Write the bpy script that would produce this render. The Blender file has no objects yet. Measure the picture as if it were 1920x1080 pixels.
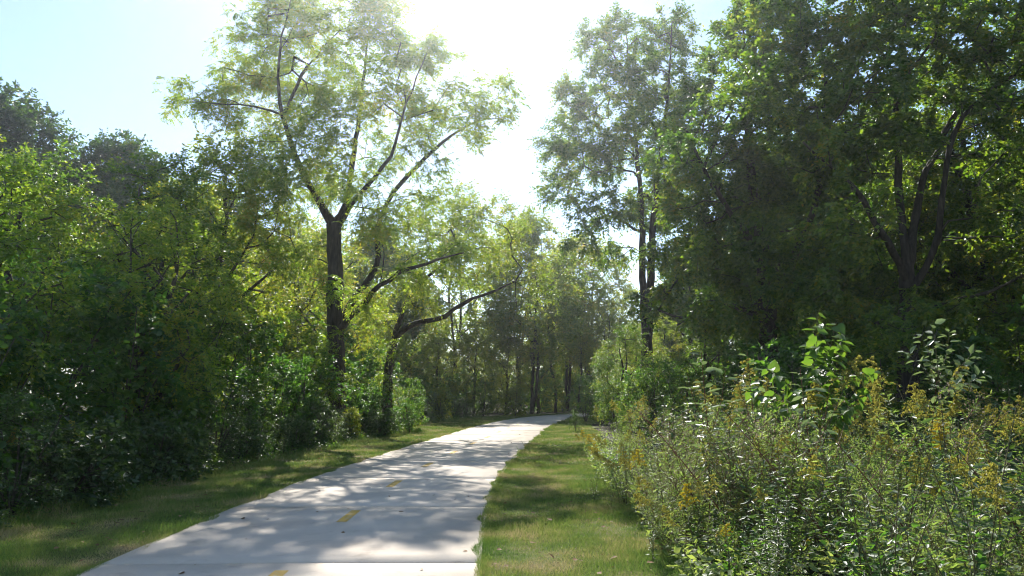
import bpy, math, random
import numpy as np
from mathutils import Vector

# ------------------------------------------------------------------ camera, sky, sun, exposure
scene = bpy.context.scene
COL = scene.collection
CAM_H = 1.607
cam = bpy.data.cameras.new('camera')
cam.sensor_width = 36.0
cam.lens = 26.2
cam.clip_end = 2000
camo = bpy.data.objects.new('camera', cam)
camo.location = (0, 0, CAM_H)
camo.rotation_euler = (math.radians(90 + 7.95), 0, 0)
COL.objects.link(camo)
scene.camera = camo

SUN_AZ, SUN_EL = math.radians(-6.5), math.radians(38.5)
world = bpy.data.worlds.new('World')
scene.world = world
world.use_nodes = True
wn = world.node_tree
sky = wn.nodes.new('ShaderNodeTexSky')
sky.sky_type = 'NISHITA'
sky.sun_disc = False
sky.sun_elevation = SUN_EL
sky.sun_rotation = SUN_AZ
sky.air_density = 1.0
sky.dust_density = 0.2
sky.ozone_density = 1.0
wn.links.new(sky.outputs[0], wn.nodes['Background'].inputs[0])
wn.nodes['Background'].inputs[1].default_value = 0.067

sun = bpy.data.lights.new('sun', 'SUN')
sun.energy = 3.1
sun.angle = math.radians(0.48)
sun.color = (1.0, 0.96, 0.89)
suno = bpy.data.objects.new('sun', sun)
sdir = Vector((math.sin(SUN_AZ) * math.cos(SUN_EL), math.cos(SUN_AZ) * math.cos(SUN_EL), math.sin(SUN_EL)))
suno.rotation_euler = sdir.to_track_quat('Z', 'Y').to_euler()
suno.location = (0, 0, 30)
COL.objects.link(suno)

scene.view_settings.view_transform = 'Standard'
scene.view_settings.look = 'None'
scene.view_settings.gamma = 1
scene.view_settings.exposure = 1.7
cy = scene.cycles
cy.use_denoising = True
cy.denoiser = 'OPENIMAGEDENOISE'
cy.denoising_input_passes = 'RGB_ALBEDO_NORMAL'
cy.denoising_prefilter = 'ACCURATE'
cy.filter_width = 1.1
cy.max_bounces = 5
cy.diffuse_bounces = 3
cy.glossy_bounces = 2
cy.transmission_bounces = 3
cy.transparent_max_bounces = 4
cy.volume_bounces = 0
cy.caustics_reflective = False
cy.caustics_refractive = False
cy.sample_clamp_indirect = 5.0
cy.use_light_tree = False
cy.use_adaptive_sampling = True
cy.adaptive_threshold = 0.03

# ------------------------------------------------------------------ helpers
RNG = np.random.default_rng(7)


def nrm(a):
    return a / np.maximum(np.linalg.norm(a, axis=-1, keepdims=True), 1e-9)


def mesh_np(name, V, faces, mats, smooth=False, midx=None):
    """faces: list of int arrays (M,k)"""
    me = bpy.data.meshes.new(name)
    V = np.asarray(V, np.float32)
    faces = [np.asarray(f, np.int32) for f in faces if len(f)]
    me.vertices.add(len(V))
    me.vertices.foreach_set('co', V.ravel())
    nl = sum(f.size for f in faces)
    npoly = sum(len(f) for f in faces)
    me.loops.add(nl)
    me.loops.foreach_set('vertex_index', np.concatenate([f.ravel() for f in faces]))
    me.polygons.add(npoly)
    tot = np.concatenate([np.full(len(f), f.shape[1], np.int32) for f in faces])
    start = np.concatenate([[0], np.cumsum(tot)[:-1]]).astype(np.int32)
    me.polygons.foreach_set('loop_start', start)
    me.polygons.foreach_set('loop_total', tot)
    if smooth:
        me.polygons.foreach_set('use_smooth', np.ones(npoly, bool))
    for m in mats:
        me.materials.append(m)
    if midx is not None:
        me.polygons.foreach_set('material_index', np.asarray(midx, np.int32))
    me.update(calc_edges=True)
    return me


def obj(name, me, parent=None, loc=(0, 0, 0), rz=0.0, sc=1.0):
    o = bpy.data.objects.new(name, me)
    o.location = loc
    o.rotation_euler = (0, 0, rz)
    o.scale = (sc, sc, sc) if np.isscalar(sc) else sc
    COL.objects.link(o)
    if parent:
        o.parent = parent
    return o


def tag(o, label=None, cat=None, group=None, kind=None):
    if label: o['label'] = label
    if cat: o['category'] = cat
    if group: o['group'] = group
    if kind: o['kind'] = kind
    return o


def thing(name, label, cat, loc=(0, 0, 0), rz=0.0, sc=1.0, group=None, parts=()):
    t = obj(name, None, None, loc, rz, sc)
    t.empty_display_size = 0.2
    tag(t, label, cat, group)
    for pn, me in parts:
        obj(pn, me, t)
    return t


# ------------------------------------------------------------------ materials
def mat(name):
    m = bpy.data.materials.new(name)
    m.use_nodes = True
    nt = m.node_tree
    nt.nodes.clear()
    out = nt.nodes.new('ShaderNodeOutputMaterial')
    return m, nt, out


def N(nt, kind, **kw):
    n = nt.nodes.new(kind)
    for k, v in kw.items():
        setattr(n, k, v)
    return n


def ramp(nt, stops):
    r = nt.nodes.new('ShaderNodeValToRGB')
    el = r.color_ramp.elements
    while len(el) < len(stops):
        el.new(0.5)
    for e, (p, c) in zip(el, stops):
        e.position = p
        e.color = (*c, 1)
    return r


def math_node(nt, op, a, b=None):
    n = N(nt, 'ShaderNodeMath', operation=op)
    for i, v in enumerate((a, b)):
        if v is None: continue
        if isinstance(v, (int, float)): n.inputs[i].default_value = v
        else: nt.links.new(v, n.inputs[i])
    return n.outputs[0]


def leaf_mat(name, stops, trans=0.45, tint=(2.5, 2.6, 0.75), rough=0.42, spec=0.5, nscale=0.5, mix=0.55):
    """leaf colour varies leaf by leaf and bough by bough; light passes through the blade"""
    m, nt, out = mat(name)
    geo = N(nt, 'ShaderNodeNewGeometry')
    tc = N(nt, 'ShaderNodeTexCoord')
    noi = N(nt, 'ShaderNodeTexNoise')
    noi.inputs['Scale'].default_value = nscale
    noi.inputs['Detail'].default_value = 2
    nt.links.new(tc.outputs['Object'], noi.inputs['Vector'])
    oi = N(nt, 'ShaderNodeObjectInfo')
    a = math_node(nt, 'MULTIPLY', geo.outputs['Random Per Island'], mix)
    b = math_node(nt, 'SUBTRACT', noi.outputs[0], 0.5)
    b = math_node(nt, 'MULTIPLY', b, 1.3)
    c = math_node(nt, 'ADD', a, b)
    d = math_node(nt, 'MULTIPLY', oi.outputs['Random'], 0.16)
    c = math_node(nt, 'ADD', c, d)
    c = math_node(nt, 'ADD', c, 0.12)
    r = ramp(nt, stops)
    nt.links.new(c, r.inputs[0])
    p = N(nt, 'ShaderNodeBsdfPrincipled')
    nt.links.new(r.outputs[0], p.inputs['Base Color'])
    p.inputs['Roughness'].default_value = rough
    p.inputs['Specular IOR Level'].default_value = spec
    mul = N(nt, 'ShaderNodeMix', data_type='RGBA', blend_type='MULTIPLY')
    mul.inputs[0].default_value = 1
    nt.links.new(r.outputs[0], mul.inputs[6])
    mul.inputs[7].default_value = (*tint, 1)
    t = N(nt, 'ShaderNodeBsdfTranslucent')
    nt.links.new(mul.outputs[2], t.inputs[0])
    mx = N(nt, 'ShaderNodeMixShader')
    mx.inputs[0].default_value = trans
    nt.links.new(p.outputs[0], mx.inputs[1])
    nt.links.new(t.outputs[0], mx.inputs[2])
    nt.links.new(mx.outputs[0], out.inputs[0])
    return m


def simple_mat(name, stops, scale=6, rough=0.8, bump=0.0, bscale=40, detail=6, stretch=None, spec=0.3):
    m, nt, out = mat(name)
    tc = N(nt, 'ShaderNodeTexCoord')
    vec = tc.outputs['Object']
    if stretch:
        mp = N(nt, 'ShaderNodeMapping')
        mp.inputs['Scale'].default_value = stretch
        nt.links.new(vec, mp.inputs[0])
        vec = mp.outputs[0]
    noi = N(nt, 'ShaderNodeTexNoise')
    noi.inputs['Scale'].default_value = scale
    noi.inputs['Detail'].default_value = detail
    nt.links.new(vec, noi.inputs['Vector'])
    r = ramp(nt, stops)
    nt.links.new(noi.outputs[0], r.inputs[0])
    p = N(nt, 'ShaderNodeBsdfPrincipled')
    p.inputs['Roughness'].default_value = rough
    p.inputs['Specular IOR Level'].default_value = spec
    nt.links.new(r.outputs[0], p.inputs['Base Color'])
    if bump:
        n2 = N(nt, 'ShaderNodeTexNoise')
        n2.inputs['Scale'].default_value = bscale
        n2.inputs['Detail'].default_value = 5
        nt.links.new(vec, n2.inputs['Vector'])
        bp = N(nt, 'ShaderNodeBump')
        bp.inputs['Strength'].default_value = bump
        bp.inputs['Distance'].default_value = 0.02
        nt.links.new(n2.outputs[0], bp.inputs['Height'])
        nt.links.new(bp.outputs[0], p.inputs['Normal'])
    nt.links.new(p.outputs[0], out.inputs[0])
    return m


M_bark = simple_mat('bark', [(0.3, (0.018, 0.015, 0.012)), (0.55, (0.045, 0.036, 0.027)), (0.8, (0.085, 0.07, 0.055))],
                    scale=5, bump=0.9, bscale=9, stretch=(3, 3, 0.6), rough=0.9)
M_twig = simple_mat('twig_bark', [(0.3, (0.035, 0.028, 0.02)), (0.7, (0.10, 0.085, 0.06))], scale=8, rough=0.85)
M_stem = simple_mat('weed_stem', [(0.3, (0.06, 0.07, 0.025)), (0.7, (0.13, 0.10, 0.05))], scale=8, rough=0.7)
M_redstem = simple_mat('red_stem', [(0.3, (0.10, 0.035, 0.02)), (0.7, (0.17, 0.08, 0.04))], scale=8, rough=0.7)
G = leaf_mat
M_walnut = G('leaf_light', [(0.1, (0.055, 0.105, 0.02)), (0.45, (0.10, 0.155, 0.03)), (0.75, (0.16, 0.185, 0.04)), (1.0, (0.23, 0.19, 0.045))], trans=0.6, tint=(2.9, 2.9, 0.9))
M_locust = G('leaf_mid', [(0.1, (0.030, 0.072, 0.018)), (0.45, (0.068, 0.118, 0.024)), (0.75, (0.13, 0.165, 0.03)), (1.0, (0.21, 0.165, 0.035))], trans=0.54, tint=(2.7, 2.8, 0.8))
M_deep = G('leaf_deep', [(0.1, (0.018, 0.046, 0.016)), (0.5, (0.036, 0.078, 0.022)), (0.8, (0.06, 0.10, 0.025)), (1.0, (0.12, 0.11, 0.03))], trans=0.4)
M_yellow = G('leaf_yellowing', [(0.1, (0.065, 0.11, 0.022)), (0.45, (0.115, 0.155, 0.03)), (0.75, (0.18, 0.18, 0.035)), (1.0, (0.24, 0.15, 0.04))], trans=0.6, tint=(2.9, 2.9, 0.8))
M_shrub = G('leaf_shrub', [(0.1, (0.028, 0.07, 0.022)), (0.5, (0.055, 0.115, 0.03)), (0.8, (0.09, 0.155, 0.035)), (1.0, (0.17, 0.165, 0.04))], trans=0.52, tint=(2.5, 2.8, 0.8), rough=0.42, spec=0.4)
M_gloss = G('leaf_glossy', [(0.1, (0.030, 0.060, 0.022)), (0.5, (0.055, 0.095, 0.035)), (1.0, (0.10, 0.14, 0.04))], trans=0.36, rough=0.45, spec=0.45)
M_bright = G('leaf_bright', [(0.1, (0.045, 0.105, 0.025)), (0.5, (0.08, 0.155, 0.035)), (1.0, (0.14, 0.20, 0.045))], trans=0.5, tint=(2.0, 1.9, 0.7), rough=0.4, spec=0.4)
M_weed = G('leaf_weed', [(0.1, (0.095, 0.15, 0.055)), (0.5, (0.165, 0.215, 0.095)), (0.85, (0.25, 0.28, 0.14)), (1.0, (0.30, 0.25, 0.14))], trans=0.5, tint=(2.1, 2.2, .8), rough=0.5, spec=0.35, nscale=1.3)
M_pale = G('leaf_pale', [(0.1, (0.15, 0.20, 0.10)), (0.5, (0.23, 0.28, 0.16)), (1.0, (0.33, 0.36, 0.23))], trans=0.45, tint=(1.6, 1.7, .9), rough=0.5, spec=0.35, nscale=1.3)
M_grey = G('seed_fluff', [(0.1, (0.14, 0.12, 0.09)), (0.5, (0.24, 0.21, 0.16)), (1.0, (0.42, 0.38, 0.31))], trans=0.35, tint=(1.1, 1.0, .85), rough=0.8, spec=0.1)
M_plume = G('goldenrod_bloom', [(0.1, (0.24, 0.21, 0.055)), (0.5, (0.36, 0.32, 0.08)), (1.0, (0.48, 0.43, 0.12))], trans=0.4, tint=(1.2, 1.25, .7), rough=0.7, spec=0.1)
M_plume2 = G('goldenrod_fresh_bloom', [(0.1, (0.36, 0.27, 0.03)), (0.5, (0.48, 0.37, 0.04)), (1.0, (0.56, 0.44, 0.06))], trans=0.4, tint=(1.1, 1.1, .6), rough=0.7, spec=0.1)
M_dead = G('leaf_dead', [(0.1, (0.10, 0.055, 0.025)), (0.5, (0.20, 0.11, 0.05)), (0.9, (0.30, 0.20, 0.10)), (1.0, (0.36, 0.10, 0.03))], trans=0.2, tint=(1.1, 1, .8), rough=0.7, spec=0.2)

# lawn blades: green with dry straw patches that follow the ground
def grass_mat():
    m, nt, out = mat('mown_grass')
    tc = N(nt, 'ShaderNodeTexCoord')
    n1 = N(nt, 'ShaderNodeTexNoise'); n1.inputs['Scale'].default_value = 1.1; n1.inputs['Detail'].default_value = 5
    nt.links.new(tc.outputs['Object'], n1.inputs['Vector'])
    geo = N(nt, 'ShaderNodeNewGeometry')
    a = math_node(nt, 'MULTIPLY', geo.outputs['Random Per Island'], 0.45)
    b = math_node(nt, 'MULTIPLY', math_node(nt, 'SUBTRACT', n1.outputs[0], 0.5), 2.2)
    c = math_node(nt, 'ADD', math_node(nt, 'ADD', a, b), 0.31)
    r = ramp(nt, [(0.0, (0.085, 0.17, 0.03)), (0.4, (0.17, 0.25, 0.045)), (0.66, (0.27, 0.30, 0.075)), (0.86, (0.40, 0.34, 0.15)), (1.0, (0.46, 0.37, 0.2))])
    nt.links.new(c, r.inputs[0])
    p = N(nt, 'ShaderNodeBsdfPrincipled'); p.inputs['Roughness'].default_value = 0.5; p.inputs['Specular IOR Level'].default_value = 0.35
    nt.links.new(r.outputs[0], p.inputs['Base Color'])
    t = N(nt, 'ShaderNodeBsdfTranslucent')
    nt.links.new(r.outputs[0], t.inputs[0])
    mx = N(nt, 'ShaderNodeMixShader'); mx.inputs[0].default_value = 0.4
    nt.links.new(p.outputs[0], mx.inputs[1]); nt.links.new(t.outputs[0], mx.inputs[2])
    nt.links.new(mx.outputs[0], out.inputs[0])
    return m


M_grass = grass_mat()
M_lawn = simple_mat('lawn_soil', [(0.25, (0.05, 0.08, 0.018)), (0.5, (0.10, 0.12, 0.035)), (0.68, (0.16, 0.135, 0.065)), (0.85, (0.18, 0.14, 0.09))],
                    scale=2.2, detail=9, bump=0.8, bscale=60, rough=0.95, spec=0.1)
M_soil = simple_mat('forest_floor', [(0.25, (0.022, 0.018, 0.012)), (0.5, (0.05, 0.04, 0.025)), (0.7, (0.06, 0.06, 0.025)), (0.9, (0.10, 0.075, 0.045))],
                    scale=1.5, detail=10, bump=1.0, bscale=12, rough=0.95, spec=0.1)


def concrete_mat():
    m, nt, out = mat('broomed_concrete')
    tc = N(nt, 'ShaderNodeTexCoord')
    oi = N(nt, 'ShaderNodeObjectInfo')
    big = N(nt, 'ShaderNodeTexNoise'); big.inputs['Scale'].default_value = 0.9; big.inputs['Detail'].default_value = 6; big.inputs['Roughness'].default_value = 0.62
    nt.links.new(tc.outputs['Object'], big.inputs['Vector'])
    fine = N(nt, 'ShaderNodeTexNoise'); fine.inputs['Scale'].default_value = 70; fine.inputs['Detail'].default_value = 4
    nt.links.new(tc.outputs['Object'], fine.inputs['Vector'])
    v = math_node(nt, 'ADD', math_node(nt, 'MULTIPLY', big.outputs[0], 0.72), math_node(nt, 'MULTIPLY', fine.outputs[0], 0.22))
    v = math_node(nt, 'ADD', v, math_node(nt, 'MULTIPLY', math_node(nt, 'SUBTRACT', oi.outputs['Random'], 0.5), 0.10))
    st = N(nt, 'ShaderNodeTexNoise'); st.inputs['Scale'].default_value = 2.6; st.inputs['Detail'].default_value = 8; st.inputs['Roughness'].default_value = 0.7
    nt.links.new(tc.outputs['Object'], st.inputs['Vector'])
    stain = math_node(nt, 'MULTIPLY', math_node(nt, 'MAXIMUM', math_node(nt, 'SUBTRACT', st.outputs[0], 0.56), 0.0), 1.6)
    v = math_node(nt, 'SUBTRACT', v, stain)
    r = ramp(nt, [(0.22, (0.38, 0.315, 0.25)), (0.40, (0.51, 0.435, 0.35)), (0.62, (0.585, 0.51, 0.42)), (0.8, (0.63, 0.56, 0.47))])
    nt.links.new(v, r.inputs[0])
    p = N(nt, 'ShaderNodeBsdfPrincipled'); p.inputs['Roughness'].default_value = 0.85; p.inputs['Specular IOR Level'].default_value = 0.3
    nt.links.new(r.outputs[0], p.inputs['Base Color'])
    mp = N(nt, 'ShaderNodeMapping'); mp.inputs['Scale'].default_value = (4, 160, 4)
    nt.links.new(tc.outputs['Object'], mp.inputs[0])
    br = N(nt, 'ShaderNodeTexNoise'); br.inputs['Scale'].default_value = 1.0; br.inputs['Detail'].default_value = 3
    nt.links.new(mp.outputs[0], br.inputs['Vector'])
    bp = N(nt, 'ShaderNodeBump'); bp.inputs['Strength'].default_value = 0.35; bp.inputs['Distance'].default_value = 0.004
    nt.links.new(br.outputs[0], bp.inputs['Height']); nt.links.new(bp.outputs[0], p.inputs['Normal'])
    nt.links.new(p.outputs[0], out.inputs[0])
    return m


M_conc = concrete_mat()
M_paint = simple_mat('worn_yellow_paint', [(0.30, (0.46, 0.38, 0.25)), (0.42, (0.54, 0.34, 0.08)), (0.7, (0.60, 0.36, 0.05))], scale=14, detail=8, rough=0.75)

# ------------------------------------------------------------------ ground, path, lawn
def catmull(pts, step=0.25):
    P = np.array(pts, float)
    P = np.vstack([2 * P[0] - P[1], P, 2 * P[-1] - P[-2]])
    out = []
    for i in range(1, len(P) - 2):
        n = max(2, int(np.linalg.norm(P[i + 1] - P[i]) / step))
        t = np.linspace(0, 1, n, endpoint=False)[:, None]
        a, b, c, d = P[i - 1], P[i], P[i + 1], P[i + 2]
        out.append(0.5 * (2 * b + (c - a) * t + (2 * a - 5 * b + 4 * c - d) * t ** 2 + (3 * b - a - 3 * c + d) * t ** 3))
    out.append(P[-2][None])
    return np.vstack(out)


CENTRE = catmull([(-1.75, -12), (-1.9, 0), (-2.02, 6.9), (-2.06, 10.5), (-1.95, 14.5), (-1.55, 19.5), (-0.85, 26.5),
                  (0.35, 37.0), (2.35, 46.6), (5.6, 53.6), (11.5, 60.5), (20, 66), (32, 69)], 0.1)
_seg = np.r_[0, np.cumsum(np.linalg.norm(np.diff(CENTRE, axis=0), axis=1))]
HALF = 1.74


def path_at(s):
    s = np.atleast_1d(s)
    x = np.interp(s, _seg, CENTRE[:, 0]); y = np.interp(s, _seg, CENTRE[:, 1])
    e = 0.2
    tx = np.interp(s + e, _seg, CENTRE[:, 0]) - np.interp(s - e, _seg, CENTRE[:, 0])
    ty = np.interp(s + e, _seg, CENTRE[:, 1]) - np.interp(s - e, _seg, CENTRE[:, 1])
    l = np.hypot(tx, ty) + 1e-9
    return np.stack([x, y], 1), np.stack([tx / l, ty / l], 1)


def s_of_y(y):
    return float(np.interp(y, CENTRE[:, 1], _seg))


def edge_x(y, side):
    """x of the path edge at a given y (only used where the path runs mostly along y)"""
    s = np.interp(y, CENTRE[:, 1], _seg)
    c, t = path_at(s)
    return c[:, 0] + side * HALF / np.maximum(t[:, 1], 0.4)


# ground sheet out to the horizon, gently rough beyond the verges
gx = np.r_[np.linspace(-600, -60, 10), np.linspace(-55, 55, 56), np.linspace(60, 600, 10)]
gy = np.r_[np.linspace(-300, -20, 8), np.linspace(-15, 100, 58), np.linspace(110, 900, 12)]
XX, YY = np.meshgrid(gx, gy)
pc, _ = path_at(np.linspace(0, _seg[-1], 160))
dist = np.min(np.hypot(XX[..., None] - pc[:, 0], YY[..., None] - pc[:, 1]), axis=-1)
ZZ = np.clip((dist - 5.5) / 8, 0, 1) * (0.18 * np.sin(XX * 0.7 + 1) * np.cos(YY * 0.53) + 0.1)
ZZ = np.where(np.abs(XX) + np.abs(YY) > 160, 0, ZZ)
nx, ny = len(gx), len(gy)
idx = np.arange(nx * ny).reshape(ny, nx)
gf = np.stack([idx[:-1, :-1], idx[:-1, 1:], idx[1:, 1:], idx[1:, :-1]], -1).reshape(-1, 4)
g = obj('ground', mesh_np('ground', np.stack([XX, YY, ZZ], -1).reshape(-1, 3), [gf], [M_soil], smooth=True))
tag(g, 'brown leaf littered woodland ground around the path', kind='structure')


def ribbon(name, ss, offl, offr, z, material):
    c, t = path_at(ss)
    n = np.stack([t[:, 1], -t[:, 0]], 1)         # to the right
    L = c + n * np.asarray(offl)[:, None]; R = c + n * np.asarray(offr)[:, None]
    mid = (L + R) / 2
    k = len(ss)
    V = np.vstack([np.c_[L, np.full(k, z)], np.c_[mid, np.full(k, z)], np.c_[R, np.full(k, z)]])
    i = np.arange(k - 1)
    F = np.vstack([np.stack([i, i + k, i + k + 1, i + 1], 1), np.stack([i + k, i + 2 * k, i + 2 * k + 1, i + k + 1], 1)])
    return mesh_np(name, V, [F], [material], smooth=False)


ss = np.arange(0.3, _seg[-1] - 0.5, 0.3)
path = obj('path', ribbon('path', ss, np.full(len(ss), -HALF - 0.02), np.full(len(ss), HALF + 0.02), 0.006, M_soil))
tag(path, 'pale concrete footpath curving away to the right', kind='structure')
S0 = s_of_y(7.12)
SL = 3.42


def slab_mesh(a, b):
    g_, ch = 0.012, 0.004
    st = np.r_[a + g_, a + g_ + ch, np.linspace(a + 0.4, b - 0.4, 6), b - g_ - ch, b - g_]
    c, t = path_at(st)
    n = np.stack([t[:, 1], -t[:, 0]], 1)
    jit = RNG.normal(0, 0.004, (len(st), 2))
    prof = [(-HALF, -0.04), (-HALF, 0.040), (-HALF + ch, 0.050), (0, 0.056), (HALF - ch, 0.050), (HALF, 0.040), (HALF, -0.04)]
    V = []
    for j in range(len(st)):
        for q, (u, z) in enumerate(prof):
            if j in (0, len(st) - 1) and 0.04 < z: z -= 0.010
            uu = u + (jit[j, 0] if u < 0 else jit[j, 1] if u > 0 else 0)
            p = c[j] + n[j] * uu
            V.append((p[0], p[1], z))
    k = len(prof)
    F = []
    for j in range(len(st) - 1):
        for q in range(k - 1):
            F.append((j * k + q, j * k + q + 1, (j + 1) * k + q + 1, (j + 1) * k + q))
    caps = [tuple(range(k - 1, -1, -1)), tuple((len(st) - 1) * k + q for q in range(k))]
    return mesh_np('slab', V, [np.array(F), np.array(caps)], [M_conc])


nslab0, nslab1 = -4, 19
for i in range(nslab0, nslab1):
    obj('slab', slab_mesh(S0 + i * SL, S0 + (i + 1) * SL), path)


def dash_mesh(a, b, w=0.062):
    st = np.linspace(a, b, 5)
    c, t = path_at(st)
    n = np.stack([t[:, 1], -t[:, 0]], 1)
    V = []
    for j in range(5):
        for u, z in ((-w, 0.0555), (-w + .004, 0.0600), (w - .004, 0.0600), (w, 0.0555)):
            p = c[j] + n[j] * u
            V.append((p[0], p[1], z))
    F = [(j * 4 + q, j * 4 + q + 1, j * 4 + 5 + q, j * 4 + 4 + q) for j in range(4) for q in range(3)]
    return mesh_np('painted_dash', V, [np.array(F)], [M_paint])


for i in range(-2, 11):
    mid = s_of_y(6.36) + i * 3.36
    obj('painted_dash', dash_mesh(mid - 0.45, mid + 0.45), path)

# lawn verges on both sides
ss = np.arange(0.3, s_of_y(58), 0.4)
cy_, _t = path_at(ss)
yy = cy_[:, 1]
wob = 0.22 * np.sin(yy * 1.3) + 0.15 * np.sin(yy * 2.9 + 1)
LEFT_W = np.interp(yy, [-12, 8, 14, 22, 35, 45, 60], [2.2, 2.1, 2.0, 1.9, 3.0, 2.6, 1.5])
RIGHT_W = np.interp(yy, [-12, 5, 7, 11, 16, 30, 36, 60], [2.0, 1.7, 1.55, 1.8, 1.6, 1.9, 1.4, 1.5])
lawnL = obj('lawn_left', ribbon('lawn_left', ss, -HALF - LEFT_W - 0.5 + wob, np.full(len(ss), -HALF - 0.012), 0.030, M_lawn))
lawnR = obj('lawn_right', ribbon('lawn_right', ss, np.full(len(ss), HALF + 0.012), HALF + RIGHT_W + 0.5 + wob, 0.030, M_lawn))
tag(lawnL, 'mown grass verge between the path and the woodland edge', kind='structure')
tag(lawnR, 'mown grass verge between the path and the goldenrod thicket', kind='structure')


def blades(P, h, w, lean, rng):
    n = len(P)
    a = rng.uniform(0, 2 * np.pi, n)
    side = np.stack([np.cos(a), np.sin(a), np.zeros(n)], 1) * (w / 2)[:, None]
    b = rng.uniform(0, 2 * np.pi, n)
    ln = lean * h * rng.uniform(0.2, 1.0, n)
    tip = P + np.stack([np.cos(b) * ln, np.sin(b) * ln, h], 1)
    V = np.stack([P - side, P + side, tip], 1).reshape(-1, 3)
    return V, np.arange(3 * n).reshape(n, 3)


def lawn_blades(side, n_near, n_far, rng):
    Vs, Fs, off = [], [], 0
    for (y0, y1, n, hm, wm) in ((4.5, 9, n_near, 0.042, 0.007), (9, 17, n_near, 0.048, 0.010), (17, 34, n_far, 0.055, 0.018), (34, 52, n_far // 2, 0.06, 0.03)):
        y = rng.uniform(y0, y1, n)
        s = np.interp(y, CENTRE[:, 1], _seg)
        c, t = path_at(s)
        nn = np.stack([t[:, 1], -t[:, 0]], 1)
        wv = np.interp(y, yy, LEFT_W if side < 0 else RIGHT_W)
        u = rng.uniform(-0.015, 1, n)
        edge = rng.random(n) < 0.12
        u = np.where(edge, np.abs(rng.normal(0, 0.03, n)) - 0.020 - 0.03 * np.maximum(0, np.sin(y * 5.1) * np.sin(y * 1.7 + 1)), u)
        p = c + nn * (side * (HALF + u * (wv + 0.35)))[:, None]
        h = hm * rng.uniform(0.45, 1.35, n) * np.where(edge, 1.25, 1) * (0.85 + 0.45 * np.sin(p[:, 0] * 3.1 + 1) * np.sin(y * 2.3)) * np.where(rng.random(n) < .015, 2.2, 1)
        V, F = blades(np.c_[p, np.full(n, 0.026)], h, wm * rng.uniform(.6, 1.3, n), 0.9, rng)
        Vs.append(V); Fs.append(F + off); off += len(V)
    return np.vstack(Vs), np.vstack(Fs)


for side, nm, lab in ((-1, 'grass', 'short mown grass with dry patches along the woodland side of the path'),
                      (1, 'grass', 'short mown grass with dry patches beside the goldenrod thicket')):
    V, F = lawn_blades(side, 62000, 42000, RNG)
    tag(obj(nm, mesh_np('grass', V, [F], [M_grass])), lab, kind='stuff')


# ------------------------------------------------------------------ plant generators
DIAMOND = (np.array([(0, 0, 0), (.42, .5, .10), (1, 0, -.06), (.42, -.5, .10)]), [np.array([(0, 2, 1), (0, 3, 2)])])
LANCE = (np.array([(0, 0, 0), (.3, .5, .12), (.68, .36, .06), (1, 0, -.12), (.68, -.36, .06), (.3, -.5, .12)]),
         [np.array([(0, 3, 2, 1), (0, 5, 4, 3)])])
HEART = (np.array([(0, 0, 0), (-.06, .26, .05), (.16, .5, .10), (.5, .42, .05), (.8, .18, -.03), (1, 0, -.14),
                   (.8, -.18, -.03), (.5, -.42, .05), (.16, -.5, .10), (-.06, -.26, .05)]),
         [np.array([(0, 3, 2, 1), (0, 5, 4, 3), (0, 7, 6, 5), (0, 9, 8, 7)])])


def leaves(P, D, size, aspect, tmpl, rng, up=0.5):
    """P (n,3) base points, D (n,3) axes; returns V, [F]"""
    n = len(P)
    D = nrm(D)
    r = rng.normal(0, 1, (n, 3)); r[:, 2] += up * 2.2
    nn = r - D * np.sum(r * D, 1, keepdims=True)
    nn = nrm(nn)
    sd = np.cross(nn, D)
    T, faces = tmpl
    size = np.broadcast_to(size, (n,))
    V = P[:, None, :] + size[:, None, None] * (T[None, :, 0:1] * D[:, None, :] + aspect * T[None, :, 1:2] * sd[:, None, :] + aspect * T[None, :, 2:3] * nn[:, None, :])
    k = len(T)
    off = (np.arange(n) * k)[:, None, None]
    return V.reshape(-1, 3), [(f[None] + off).reshape(-1, f.shape[1]) for f in faces]


def resample(poly, step):
    P = np.array(poly, float)
    d = np.r_[0, np.cumsum(np.linalg.norm(np.diff(P[:, :3], axis=0), axis=1))]
    n = max(2, int(d[-1] / step) + 1)
    t = np.linspace(0, d[-1], n)
    out = np.stack([np.interp(t, d, P[:, i]) for i in range(4)], 1)
    if n > 4:                                    # soften corners
        s = out.copy()
        s[1:-1, :3] = 0.25 * out[:-2, :3] + 0.5 * out[1:-1, :3] + 0.25 * out[2:, :3]
        out = s
    return out


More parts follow.
